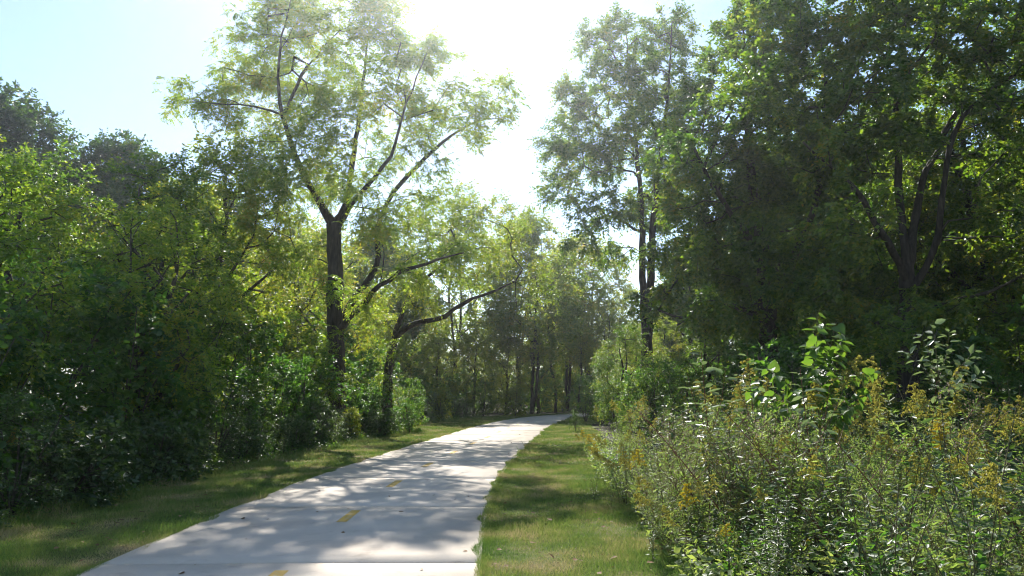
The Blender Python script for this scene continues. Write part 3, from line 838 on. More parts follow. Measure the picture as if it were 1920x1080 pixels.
trees('hedgerow_elm', 'tree', T_mid1, [(x, y, sc, x * 1.3, lab) for (x, y, sc, lab) in (
    (-5.6, 57, .8, 'low yellow green tree under the arching limb'), (-1.6, 63, .8, 'low yellow green tree just left of the bend'), (2.8, 71, .8, 'low yellow green tree in line with the bend'),
    (-9.5, 60, .9, 'low yellow green tree left of the arching limb'), (6.6, 74, .8, 'low yellow green tree right of the bend'))], BEND)
trees('leafy_sapling', 'tree', T_mid1, [(x, y, sc, x * 2.9, lab) for (x, y, sc, lab) in (
    (-6.6, 41, .55, 'small yellow green tree beside the leaning tree'), (-4.6, 46, .55, 'small yellow green tree below the tip of the arching limb'), (-8.4, 45, .65, 'small yellow green tree behind the leaning trunk'),
    (-2.6, 51, .6, 'small yellow green tree on the outside of the bend'), (-.4, 54, .6, 'small yellow green tree where the path turns'), (2.0, 57.5, .65, 'small yellow green tree straight ahead at the bend'),
    (8.0, 47, .6, 'small yellow green tree inside the bend'), (10.2, 51, .7, 'small yellow green tree behind the twin stems'))], BEND)
trees('shade_maple', 'tree', T_mid2, [(5.2, 34.0, .52, 1.1, 'dark low tree hugging the foot of the twin stems on the left'), (8.4, 31.5, .6, 2.9, 'dark low tree right of the twin stems'),
                                      (6.9, 41.0, .6, 4.4, 'dark low tree behind the twin stems')], BEND)
trees('slim_tree', 'tree', T_slim, [
    (3.4, 59.0, 0.95, 0.2, 'slender dark stemmed tree leaning over the bend'),
    (5.6, 61.5, 0.80, 2.0, 'slender tree with forked stem right of the bend'),
    (7.2, 58.0, 0.72, 4.1, 'shorter slender tree beside the twin stemmed tree'),
], 'slender trees at the bend')

# ------------------------------------------------------------------ shrubs
def shrub(name, seed, H, R, leafm, leaf, stems=5, dens=22, twig=M_twig):
    rng = np.random.default_rng(seed)
    limbs = [[(0, 0, -0.03, 0.03), (rng.normal(0, .04), rng.normal(0, .04), H * 0.75, 0.012)]]
    for s in range(stems):
        a = s * 6.28 / stems + rng.uniform(-.4, .4)
        q = R * rng.uniform(.4, .75)
        limbs.append([(0, 0, 0.02, 0.022), (math.cos(a) * q * .35, math.sin(a) * q * .35, H * .35, .016), (math.cos(a) * q, math.sin(a) * q, H * rng.uniform(.6, .9), .008)])
    lobes = []
    for i in range(13):
        a = i * 2.4 + rng.uniform(-.3, .3)
        f = (i + .5) / 13
        rr = R * (0.7 if f < .6 else .45) * rng.uniform(.5, 1)
        lobes.append((math.cos(a) * rr, math.sin(a) * rr, H * (0.12 + 0.8 * f), R * rng.uniform(.3, .45), H * rng.uniform(.12, .18)))
    A, par, rad, dirs, tips = grow(limbs, lobes, rng, dens=dens, tip=0.003, step=0.2, depth=1.0, minc=8)
    V, F = wood(A, par, rad, dirs, np.ones(len(A), bool), 4)
    st = mesh_np(name + '_stems', V, [F], [twig], smooth=True)
    V, Fs = sprays(A, dirs, tips, np.array([0, 0, H * .4]), rng, **leaf)
    return [('stems', st), ('foliage', mesh_np(name + '_foliage', V, Fs, [leafm]))]


SH = dict(n_tw=5, tw_len=0.30, per=6, size=0.085, aspect=0.58, tmpl=LANCE, droop=0.35)
SHs = dict(n_tw=6, tw_len=0.24, per=8, size=0.05, aspect=0.5, tmpl=DIAMOND, droop=0.2)
SHb = dict(n_tw=4, tw_len=0.34, per=5, size=0.125, aspect=0.66, tmpl=LANCE, droop=0.5)
S_a = shrub('dogwood', 31, 2.6, 1.25, M_shrub, SH)
S_b = shrub('mulberry', 32, 3.4, 1.3, M_shrub, SHb, dens=17)
S_c = shrub('privet', 33, 1.6, 0.95, M_gloss, SHs, dens=34)
S_d = shrub('spicebush', 34, 3.0, 1.4, M_locust, SH, dens=20)
S_e = shrub('brambles', 35, 1.1, 0.9, M_gloss, SH, dens=30)
S_f = shrub('yellow_bush', 36, 1.7, 0.8, M_yellow, SH, dens=24)
PROTO = dict(a=('dogwood_shrub', S_a), b=('mulberry_shrub', S_b), c=('privet_shrub', S_c), d=('spicebush_shrub', S_d), e=('bramble_bush', S_e), f=('yellow_leaved_shrub', S_f))


def where_left(y):
    for lim, txt in ((9.5, 'at the near left corner'), (12, 'below the arching elm'), (15, 'beside the second yellow dash'), (19, 'beside the third yellow dash'),
                     (24, 'just before the forked tree'), (29, 'at the foot of the forked tree'), (36, 'under the arching limb')):
        if y < lim: return txt
    return 'near the bend'


def where_right(x, y):
    u = 960 + 1397 * x / y
    a = 'near' if y < 20 else 'deeper' if y < 27 else 'deepest'
    b = ('left of the dense dark tree' if u < 1330 else 'below the dense dark tree' if u < 1560 else 'at the foot of the many stemmed tree' if u < 1800 else 'at the right edge')
    return '%s in the shade %s' % (a, b)


def where_bend(x, y):
    u = 960 + 1397 * x / y
    a = ('below the arching limb' if u < 900 else 'just left of the bend' if u < 1000 else 'straight behind the bend' if u < 1080 else 'right of the bend' if u < 1180 else 'behind the twin stems')
    return ('in front, ' if y < 52 else 'farther back, ' if y > 66 else '') + a


KIND = dict(a='green round leaved shrub', b='large leaved shrub', c='small leaved glossy bush', d='tall loose shrub', e='low bramble bush', f='yellowing shrub')


def shrubs(rows, where, group):
    for (k, x, y, sc) in rows:
        nm, pr = PROTO[k]
        t = obj(nm, None, None, (x, y, 0), random.Random(x * 31 + y).uniform(0, 6.28), sc)
        t.empty_display_size = 0.2
        tag(t, KIND[k] + ' ' + where(x, y), 'shrub', group)
        for pn, me in pr: obj(pn, me, t)


rs = np.random.default_rng(5)
LG = 'shrubs forming the wall of growth left of the path'
rows = []
y = 7.6
while y < 46:                                   # front row: low growth touching the verge
    x0 = np.interp(y, yy, cy_[:, 0] - HALF - LEFT_W)
    rows.append((rs.choice(['c', 'e', 'e', 'c', 'f'], p=[.3, .25, .15, .2, .1]), x0 - 0.75 + rs.normal(0, .15), y, rs.uniform(.75, 1.1)))
    y += rs.uniform(0.9, 1.3) * (1 + y / 60)
y = 7.8
while y < 48:                                   # second row
    x0 = np.interp(y, yy, cy_[:, 0] - HALF - LEFT_W)
    rows.append((rs.choice(['a', 'b', 'd', 'a']), x0 - 1.7 + rs.normal(0, .3), y, rs.uniform(.75, 1.1)))
    y += rs.uniform(1.2, 1.7) * (1 + y / 60)
y = 8.5
while y < 46:                                   # third, taller row
    x0 = np.interp(y, yy, cy_[:, 0] - HALF - LEFT_W)
    rows.append((rs.choice(['b', 'd', 'd']), x0 - 3.6 + rs.normal(0, .5), y, rs.uniform(1.15, 1.5)))
    y += rs.uniform(1.8, 2.6) * (1 + y / 60)
rows = [r for r in rows if not (abs(r[2] - 26) < 1.0 and abs(r[1] + 6.03) < 0.9)]
rows += [('a', -4.95, 28.3, .72), ('d', -4.3, 31.2, .7), ('b', -6.9, 24.6, .62), ('f', -5.35, 25.0, .62), ('a', -4.0, 29.6, .55), ('a', -6.6, 27.0, .8), ('e', -4.6, 27.2, .8)]
shrubs(rows, lambda x, y: ('at the verge ' if x > np.interp(y, yy, cy_[:, 0] - HALF - LEFT_W) - 1.2 else 'behind the front row ' if x > np.interp(y, yy, cy_[:, 0] - HALF - LEFT_W) - 2.7 else 'deep in the left wood ') + where_left(y), LG)
# growth under the trees at the right and round the bend
RG = 'shrubs under the trees behind the goldenrod thicket'
rows = []
for i in range(34):
    yv = rs.uniform(15, 34)
    xv = rs.uniform(max(4.2, 0.14 * yv + 1.2), 0.72 * yv + 3)
    rows.append((rs.choice(['a', 'd', 'b']), xv, yv, rs.uniform(.75, 1.15)))
for (xv, yv, sc) in ((14, 30, 1.3), (17, 31, 1.4), (20, 33, 1.5), (24, 33, 1.5), (12, 38, 1.4), (15.5, 40, 1.5), (19, 42, 1.6), (10, 44, 1.3), (23, 44, 1.6), (28, 43, 1.6), (13, 50, 1.6), (18, 54, 1.7),
                     (13.2, 15.5, .9), (11.6, 16.2, .8), (12.6, 18.5, 1.1), (15, 19.5, 1.2), (14.2, 23, 1.2), (17.5, 23, 1.3), (19.5, 27, 1.4)):
    rows.append((str(rs.choice(['a', 'd'])), xv, yv, sc))
shrubs(rows, where_right, RG)
CG = 'shrubs massed round the bend of the path'
rows = []
for i in range(24):
    xv = rs.uniform(-14, 17)
    yv = rs.uniform(56, 66) if xv < 4 else rs.uniform(64, 74)
    if xv < -1: yv = rs.uniform(48, 60)
    rows.append((rs.choice(['a', 'd', 'f', 'd']), xv, yv, rs.uniform(.9, 1.4)))
for xv, yv in ((3.6, 40), (4.3, 43), (5.2, 46), (6.6, 49), (4.8, 38), (8.5, 50), (4.4, 35), (6.0, 41), (5.3, 32), (4.7, 29.5)):
    rows.append((rs.choice(['a', 'd']), xv + .3, yv, rs.uniform(.7, .95)))
for i in range(26):
    rows.append((str(rs.choice(['b', 'd', 'f', 'd'])), -20 + i * 1.7 + rs.normal(0, .4), 80 + rs.normal(0, 3), rs.uniform(1.8, 2.4)))
for (xv, yv) in ((-8.5, 50), (-6.8, 52), (-5.2, 54), (-3.6, 55), (-2.2, 56), (-.8, 57.5), (.8, 59), (-10.5, 48), (-4.6, 50.5), (-7.4, 56), (2.2, 61), (4, 64)):
    rows.append((str(rs.choice(['f', 'd', 'f', 'a'])), xv + rs.normal(0, .3), yv, rs.uniform(.8, 1.15)))
shrubs(rows, where_bend, CG)
t = obj('clipped_bush', None, None, (2.55, 30.5, 0), 0.3, (0.30, 0.30, 0.56))
tag(t, 'small dark upright bush standing alone where the right verge ends', 'bush')
for pn, me in S_c: obj(pn, me, t)
nm, pr = PROTO['c']
t = obj('grey_green_bush', None, None, (0.2, 49.6, 0), 1.2, (1.3, 1.3, 1.15))
tag(t, 'pale rounded bush on the outside of the bend', 'bush')
for pn, me in S_f: obj(pn, me, t)


# ------------------------------------------------------------------ weeds of the thicket
def tube(pts, r0, r1, sides=4):
    P = np.array(pts, float)
    n = len(P)
    d = np.gradient(P, axis=0)
    d = nrm(d)
    u = nrm(np.cross(d, np.array([[0.31, 0.93, 0.2]])))
    w = np.cross(d, u)
    r = np.linspace(r0, r1, n)
    a = np.arange(sides) * 2 * np.pi / sides
    V = P[:, None] + r[:, None, None] * (np.cos(a)[None, :, None] * u[:, None] + np.sin(a)[None, :, None] * w[:, None])
    i = np.arange(sides); j = (i + 1) % sides
    f = np.stack([i, j, j + sides, i + sides], 1)
    F = (f[None] + (np.arange(n - 1) * sides)[:, None, None]).reshape(-1, 4)
    return V.reshape(-1, 3), F


def cat_geo(parts):
    V, F, off = [], {}, 0
    for v, f in parts:
        fl = f if isinstance(f, list) else [f]
        for q in fl:
            F.setdefault(q.shape[1], []).append(q + off)
        V.append(v); off += len(v)
    return np.vstack(V), [np.vstack(x) for x in F.values()]


def goldenrod(name, seed, H, bloom, lean=0.25, plume=0.34, nstem=1):
    rng = np.random.default_rng(seed)
    st, lf, pl = [], [], []
    for s in range(nstem):
        a = rng.uniform(0, 6.28)
        ln = lean * rng.uniform(.5, 1.3) * H
        hh = H * rng.uniform(.8, 1.0)
        b0 = np.array([rng.normal(0, .06), rng.normal(0, .06), 0]) * (nstem > 1)
        t = np.linspace(0, 1, 9)
        P = np.stack([b0[0] + math.cos(a) * ln * t ** 2, b0[1] + math.sin(a) * ln * t ** 2, hh * t - .10 * ln * t ** 3], 1)
        P[0, 2] = -0.03
        st.append(tube(P, 0.006, 0.002))
        n = int(46 * hh)
        tt = rng.uniform(0.12, 0.90, n)
        q = np.stack([np.interp(tt, t, P[:, i]) for i in range(3)], 1)
        b = np.arange(n) * 2.4
        D = np.stack([np.cos(b), np.sin(b), rng.uniform(.0, .75, n)], 1) + rng.normal(0, .12, (n, 3))
        size = 0.12 * (1.1 - 0.65 * tt) * rng.uniform(.8, 1.2, n)
        lf.append(leaves(q, D, size, 0.19, LANCE, rng, up=0.7))
        top = P[-1]; ax = nrm(P[-1] - P[-2])
        nb = 15
        pp, dd = [], []
        for k in range(nb):
            f = k / (nb - 1)
            base = top - ax * plume * (1 - f) * .9
            bb = k * 2.4 + rng.uniform(-.4, .4)
            L = plume * (0.62 - 0.48 * f) * rng.uniform(.7, 1.2)
            m = 13
            u = np.linspace(.1, 1, m)
            bx = np.array([math.cos(bb), math.sin(bb), 0]) * .85 + np.array([math.cos(a), math.sin(a), 0]) * .25
            pts = base + bx * (L * u)[:, None] + np.array([0, 0, 1]) * (L * (0.55 * u - 0.62 * u ** 2))[:, None]
            st.append(tube(pts[::4], 0.0016, 0.0008, 3))
            pts = np.repeat(pts, 3, 0) + rng.normal(0, .006, (m * 3, 3))
            pp.append(pts); dd.append(rng.normal(0, .6, (m * 3, 3)) + np.array([0, 0, .8]))
        pp = np.vstack(pp); dd = np.vstack(dd)
        pl.append(leaves(pp, dd, 0.022 * rng.uniform(.6, 1.3, len(pp)), 0.75, DIAMOND, rng, up=0.2))
    V, F = cat_geo(st); m1 = mesh_np(name + '_stem', V, F, [M_stem], smooth=True)
    V, F = cat_geo(lf); m2 = mesh_np(name + '_leaves', V, F, [M_weed])
    V, F = cat_geo(pl); m3 = mesh_np(name + '_plume', V, F, [bloom])
    return [('stem', m1), ('foliage', m2), ('flower_plume', m3)]


def aster(name, seed, H, headm, lean=0.3, size=0.016, nh=420, leafm=None):
    """branching weed with many small heads"""
    rng = np.random.default_rng(seed)
    st, hd, lf = [], [], []
    for s in range(3):
        a = rng.uniform(0, 6.28); ln = lean * H * rng.uniform(.4, 1.2); hh = H * rng.uniform(.8, 1)
        t = np.linspace(0, 1, 8)
        P = np.stack([math.cos(a) * ln * t ** 1.6, math.sin(a) * ln * t ** 1.6, hh * t], 1); P[0, 2] = -.03
        st.append(tube(P, .006, .002))
        for k in range(16):
            f = rng.uniform(.35, 1)
            q = np.array([np.interp(f, t, P[:, i]) for i in range(3)])
            bb = rng.uniform(0, 6.28); L = H * .24 * (1.15 - .7 * f) * rng.uniform(.6, 1.2)
            e = q + np.array([math.cos(bb) * L * .7, math.sin(bb) * L * .7, L * .8])
            m = (q + e) / 2 + np.array([math.cos(bb), math.sin(bb), -.2]) * L * .12
            st.append(tube([q, m, e], .003, .001, 3))
            n = nh // 48
            u = rng.uniform(.35, 1, n)
            hp = q + (e - q) * u[:, None] + rng.normal(0, .025, (n, 3))
            hd.append(leaves(hp, rng.normal(0, .5, (n, 3)) + np.array([0, 0, .7]), size * rng.uniform(.6, 1.4, n), .9, DIAMOND, rng, .2))
            n = 9
            u = rng.uniform(.05, .8, n)
            lp = q + (e - q) * u[:, None]
            lf.append(leaves(lp, rng.normal(0, .6, (n, 3)) + np.array([math.cos(bb), math.sin(bb), .5]), .05 * rng.uniform(.6, 1.3, n), .24, DIAMOND, rng, .6))
        n = 26
        tt = rng.uniform(.08, .75, n)
        q = np.stack([np.interp(tt, t, P[:, i]) for i in range(3)], 1); b = np.arange(n) * 2.4
        lf.append(leaves(q, np.stack([np.cos(b), np.sin(b), rng.uniform(0, .6, n)], 1), .10 * rng.uniform(.7, 1.2, n), .24, LANCE, rng, .6))
    V, F = cat_geo(st); m1 = mesh_np(name + '_stem', V, F, [M_redstem], smooth=True)
    V, F = cat_geo(lf); m2 = mesh_np(name + '_leaves', V, F, [leafm or M_weed])
    V, F = cat_geo(hd); m3 = mesh_np(name + '_heads', V, F, [headm])
    return [('stem', m1), ('foliage', m2), ('seed_heads', m3)]


def forb(name, seed, H, leafm, size=0.13, n=40, aspect=.36):
    """bushy leafy weed without flowers"""
    rng = np.random.default_rng(seed)
    st, lf = [], []
    for s in range(4):
        a = rng.uniform(0, 6.28); ln = .3 * H * rng.uniform(.3, 1.2); hh = H * rng.uniform(.7, 1)
        t = np.linspace(0, 1, 7)
        P = np.stack([math.cos(a) * ln * t ** 1.4, math.sin(a) * ln * t ** 1.4, hh * t], 1); P[0, 2] = -.03
        st.append(tube(P, .006, .002))
        tt = np.linspace(.12, 1, n)
        q = np.stack([np.interp(tt, t, P[:, i]) for i in range(3)], 1); b = np.arange(n) * 2.0 + rng.normal(0, .3, n)
        D = np.stack([np.cos(b), np.sin(b), rng.uniform(-.25, .6, n)], 1)
        lf.append(leaves(q + D * .03, D, size * (1.1 - .5 * tt) * rng.uniform(.7, 1.2, n), aspect, LANCE, rng, .8))
    V, F = cat_geo(st); m1 = mesh_np(name + '_stem', V, F, [M_stem], smooth=True)
    V, F = cat_geo(lf); m2 = mesh_np(name + '_leaves', V, F, [leafm])
    return [('stem', m1), ('foliage', m2)]


GR = [goldenrod('goldenrod%d' % i, 40 + i, h, M_plume if i != 4 else M_plume2, ln, pl) for i, (h, ln, pl) in
      enumerate([(1.70, .16, .36), (1.55, .24, .32), (1.8, .10, .40), (1.4, .36, .30), (1.25, .45, .34), (1.6, .2, .26)])]
AS = [aster('aster%d' % i, 60 + i, h, M_grey if i < 2 else M_weed, l) for i, (h, l) in enumerate([(1.65, .35), (1.4, .45), (1.3, .4)])]
FB = [forb('forb0', 70, 1.2, M_weed, .095, 52, .22), forb('forb1', 71, .95, M_shrub, .10, 34, .48), forb('forb2', 72, 0.8, M_bright, .09, 26, .6), forb('forb3', 73, 1.45, M_gloss, .12, 44, .24), forb('forb4', 74, 1.3, M_pale, .085, 60, .2)]
rt = np.random.default_rng(99)


def thicket_h(x, y):
    """allowed plant height: low along the verge, taller inside"""
    edge = np.interp(y, yy, cy_[:, 0] + HALF + RIGHT_W)
    return float(np.clip(0.48 + 0.80 * (x - edge), 0.42, 1.06 + 0.10 * (y > 8.5)) * (0.82 + 0.3 * math.sin(x * 2.1 + y) * math.sin(y * 1.4 - x)))


def zone(x, y):
    u = 960 + 1397 * x / y                       # bearing from the viewpoint, only to word the label
    row = 'front' if y < 6.6 else 'middle' if y < 9 else 'rear' if y < 13 else 'far'
    where = ('beside the mown verge' if u < 1250 else 'left of the heart-leaved sapling' if u < 1450 else
             'by the heart-leaved sapling' if u < 1620 else 'by the pale oval-leaved sapling' if u < 1830 else 'toward the right edge')
    return 'in the thicket\'s %s row %s' % (row, where)


def patch(x, y):
    return (math.sin(1.9 * x + .7 * y) + math.sin(1.1 * y - 1.5 * x + 2) + 2) / 4.001


def weed(name, cat, kind, proto, x, y, sc, group):
    t = obj(name, None, None, (x, y, 0), rt.uniform(0, 6.28), sc)
    t.rotation_euler = (rt.normal(0, .13), rt.normal(0, .13), rt.uniform(0, 6.28))
    t.empty_display_size = 0.1
    tag(t, kind + ' ' + zone(x, y), cat, group)
    for pn, me in proto:
        o = obj(pn, me, t)
        if pn != 'stem': o['kind'] = 'stuff'


def spot(y0, y1):
    y = y0 + (y1 - y0) * rt.uniform(0, 1) ** 1.1
    e = np.interp(y, yy, cy_[:, 0] + HALF + RIGHT_W)
    hi = 0.78 * y + 0.6
    return e + 0.15 + (hi - e) * rt.uniform(0, 1) ** 1.15, y


for i in range(165):
    x, y = spot(4.9, 17) if i < 80 else spot(14, 34)
    if i < 130 and i >= 40:
        cx, cy0, sg = ((4.3, 9.6, .55), (5.6, 9.4, .6), (2.7, 8.3, .4), (1.75, 11.5, .35), (4.0, 8.0, .5), (6.4, 8.6, .5), (3.2, 11.5, .7), (2.1, 6.9, .3), (4.6, 6.2, .4))[i % 9]
        x, y = cx + rt.normal(0, sg), cy0 + rt.normal(0, sg)
    k = int(rt.choice([0, 1, 2, 3, 5, 4], p=[.24, .22, .16, .18, .14, .06]))
    h = thicket_h(x, y) * rt.uniform(.7, 1.15) * (0.72 if y < 6.6 else 1)
    weed('goldenrod', 'goldenrod', 'goldenrod with fresh yellow plume' if k == 4 else 'goldenrod with ochre plume', GR[k], x, y, h, 'goldenrods in the thicket right of the path')
for i in range(120):
    x, y = spot(5.0, 17)
    if i < 60:
        cx, cy0 = ((2.0, 9.0), (2.5, 10.6), (2.6, 7.2), (1.9, 7.8), (3.6, 6.2))[i % 5]
        x, y = cx + rt.normal(0, .4), cy0 + rt.normal(0, .5)
        x = max(x, float(np.interp(y, yy, cy_[:, 0] + HALF + RIGHT_W)) + .2)
    k = int(rt.choice([0, 1, 2], p=[.4, .4, .2] if i < 60 else [.15, .15, .7]))
    h = thicket_h(x, y) * rt.uniform(.8, 1.05) * (0.7 if y < 6.6 else 1)
    weed('seeding_weed' if k < 2 else 'bushy_weed', 'weed', 'weed with grey seed heads' if k < 2 else 'wiry green weed', AS[k], x, y, h, 'wiry weeds in the thicket right of the path')
for i in range(315):
    x, y = spot(4.7, 18)
    if i >= 270: x, y = 2.3 + rt.normal(0, .45), rt.uniform(7.2, 11.5)
    k = int(rt.choice([0, 1, 2, 3, 4], p=[.22, .2, .16, .14, .28]))
    if rt.random() < .65: k = (4, 0, 3, 1, 2)[int(patch(x, y) * 5)]
    if i >= 270: k = int(rt.choice([0, 4, 3]))
    h = thicket_h(x, y) * rt.uniform(.6, 1.12) * (1.12 if i >= 270 else 1)
    weed('leafy_weed', 'weed', ['narrow leaved weed', 'broad leaved dark weed', 'bright green leafy weed', 'tall glossy leaved weed', 'pale grey green weed'][k], FB[k], x, y, h, 'leafy weeds in the thicket right of the path')
for i in range(16):                              # arching plumes hanging over the verge
    y = 6.9 + i * 0.75 + rt.normal(0, .2)
    x = float(np.interp(y, yy, cy_[:, 0] + HALF + RIGHT_W)) + rt.uniform(.15, .5)
    t = obj('arching_goldenrod', None, None, (x, y, 0), 0, rt.uniform(.62, .8))
    t.rotation_euler = (0, rt.uniform(-.5, -.25), rt.uniform(-.6, .6))
    k = 4 if i % 3 == 0 else 3
    tag(t, ('yellow' if k == 4 else 'ochre') + ' goldenrod arching out over the mown verge ' + ('nearest the camera' if y < 9 else 'halfway to the small upright bush' if y < 14 else 'toward the bend'), 'goldenrod', 'goldenrods arching over the right verge')
    for pn, me in GR[k]: obj(pn, me, t)
# a few goldenrods on the shaded left edge
for (x, y, s) in ((-6.7, 11.6, .85), (-6.5, 11.0, .72), (-6.35, 9.3, .6), (-6.6, 9.8, .68), (-6.9, 13.0, .82), (-6.3, 14.2, .7), (-6.4, 16.2, .75), (-6.1, 18.0, .7)):
    t = obj('goldenrod', None, None, (x, y, 0), rt.uniform(0, 6.28), s)
    tag(t, 'goldenrod in the shade at the left woodland edge', 'goldenrod', 'goldenrods along the left woodland edge')
    for pn, me in GR[int(rt.integers(0, 4))]: obj(pn, me, t)

for i in range(34):
    y = 8 + 16 * rt.uniform(0, 1)
    x = float(np.interp(y, yy, cy_[:, 0] - HALF - LEFT_W)) - rt.uniform(.2, 1.0)
    k = int(rt.choice([0, 4, 1]))
    t = obj('leafy_weed', None, None, (x, y, 0), rt.uniform(0, 6.28), rt.uniform(.5, .95))
    tag(t, ['narrow leaved weed', 'broad leaved dark weed', '', '', 'pale grey green weed'][k] + ' at the foot of the left wood ' + where_left(y), 'weed', 'weeds at the foot of the left wood')
    for pn, me in FB[k]: obj(pn, me, t)

# dark dry stalks leaning through the weeds
for (x, y, H, a, lab) in ((3.5, 6.3, 1.35, 2.6, 'long dark dry stalk leaning through the front of the thicket'), (2.9, 6.6, 1.5, 2.8, 'thin dark stalk slanting left in the middle of the thicket'),
                          (4.3, 6.1, 1.2, 2.4, 'dark dry stalk leaning low at the right of the thicket'), (2.3, 7.4, 1.45, 2.9, 'brown dry stalk slanting left over the grey seed heads')):
    t = thing('dry_stalk', lab, 'stalk', (x, y, 0))
    u = np.linspace(0, 1, 10)
    P = np.stack([math.cos(a) * .75 * H * u ** 1.2, math.sin(a) * .45 * H * u ** 1.2 - .2 * u, H * u - .03], 1)
    V, F = tube(P, .010, .003, 5)
    obj('stem', mesh_np('stalk', V, [F], [M_redstem], smooth=True), t)
    for k in range(7):
        q = P[3 + k % 6]; b = rt.uniform(0, 6.28); L = rt.uniform(.15, .35)
        V, F = tube([q, q + np.array([math.cos(b) * L * .5, math.sin(b) * L * .5, L * .5]), q + np.array([math.cos(b) * L, math.sin(b) * L, L * 1.1])], .004, .001, 3)
        obj('side_twig', mesh_np('side_twig', V, [F], [M_redstem], smooth=True), t)

# low mass of leaves under the weeds
def ground_cover(pts, rng, hmax, size):
    n = len(pts)
    z = rng.uniform(0.03, 1, n) ** 1.3 * hmax
    P = np.c_[pts, z]
    D = rng.normal(0, 1, (n, 3)); D[:, 2] = D[:, 2] * .4 + .2
    return leaves(P, D, size * rng.uniform(.6, 1.3, n), .5, DIAMOND, rng, .8)


pts = np.array([spot(4.6, 24) for _ in range(36000)])
hm = np.array([0.30 * thicket_h(a, b) for a, b in pts]) * 1.6
V, F = ground_cover(pts, rt, hm, 0.075)
tag(obj('undergrowth', mesh_np('undergrowth', V, F, [M_weed])), 'low tangled weeds filling the thicket right of the path', kind='stuff')
n = 26000
ys = 7.2 + 40 * rt.uniform(0, 1, n) ** 1.5
xs = np.interp(ys, yy, cy_[:, 0] - HALF - LEFT_W) - 0.05 - np.abs(rt.normal(0, 1.3, n))
V, F = ground_cover(np.c_[xs, ys], rt, 0.10 + 0.30 * np.clip((np.interp(ys, yy, cy_[:, 0] - HALF - LEFT_W) - xs) / .8, 0, 1), 0.07)
n = 9000
ys = 7.0 + 38 * rt.uniform(0, 1, n) ** 1.5
xs = np.interp(ys, yy, cy_[:, 0] - HALF - LEFT_W) + 0.1 - np.abs(rt.normal(0, .35, n))
V2, F2 = blades(np.c_[xs, ys, np.full(n, .02)], rt.uniform(.05, .22, n), rt.uniform(.005, .011, n), 0.6, rt)
tag(obj('undergrowth', mesh_np('undergrowth', V, F, [M_shrub])), 'low ivy and weeds at the foot of the left woodland edge', kind='stuff')
tag(obj('long_grass', mesh_np('long_grass', V2, [F2], [M_grass])), 'unmown grass fringe at the foot of the left woodland edge', kind='stuff')


# ------------------------------------------------------------------ saplings whose leaves can be picked out one by one
def leaf_mesh(name, tmpl, aspect, m, curl=0.0):
    T, F = tmpl
    V = T * np.array([1, aspect, aspect])
    V[:, 2] -= curl * V[:, 0] ** 2
    return mesh_np(name, V, F, [m])


def sapling(name, label, loc, stems, leaf_me, size, n_each, rng, stem_m, droop=.4, spread=1.0):
    t = thing(name, label, 'sapling', loc)
    for s in stems:
        R = resample(s, 0.06)
        V, F = tube(R[:, :3], s[0][3], s[-1][3], 5)
        obj('stem', mesh_np('stem', V, [F], [stem_m], smooth=True), t)
        m = n_each if isinstance(n_each, int) else n_each[stems.index(s)]
        for k in range(m):
            f = 0.28 + 0.72 * (k + .5) / m if s is stems[0] else 0.15 + .85 * (k + .5) / m
            i = min(len(R) - 2, int(f * (len(R) - 1)))
            p = R[i, :3]
            ax = nrm(R[i + 1, :3] - R[i, :3])
            b = k * 2.4 + rng.uniform(-.5, .5)
            u = nrm(np.cross(ax, np.array([.3, .9, .2]))); w = np.cross(ax, u)
            d = nrm((u * math.cos(b) + w * math.sin(b)) * spread + ax * .5 + np.array([0, 0, -droop * rng.uniform(.3, 1.4)]))
            o = obj('leaf', leaf_me, t)
            nn = rng.normal(0, .45, 3) + np.array([0, 0, 1.0])
            nn = nrm(nn - d * np.dot(nn, d)); sd = np.cross(nn, d)
            from mathutils import Matrix
            sz = size * rng.uniform(.5, 1.2)
            pp = p + d * .02
            o.matrix_local = Matrix(((d[0] * sz, sd[0] * sz, nn[0] * sz, pp[0]), (d[1] * sz, sd[1] * sz, nn[1] * sz, pp[1]),
                                     (d[2] * sz, sd[2] * sz, nn[2] * sz, pp[2]), (0, 0, 0, 1)))
    return t


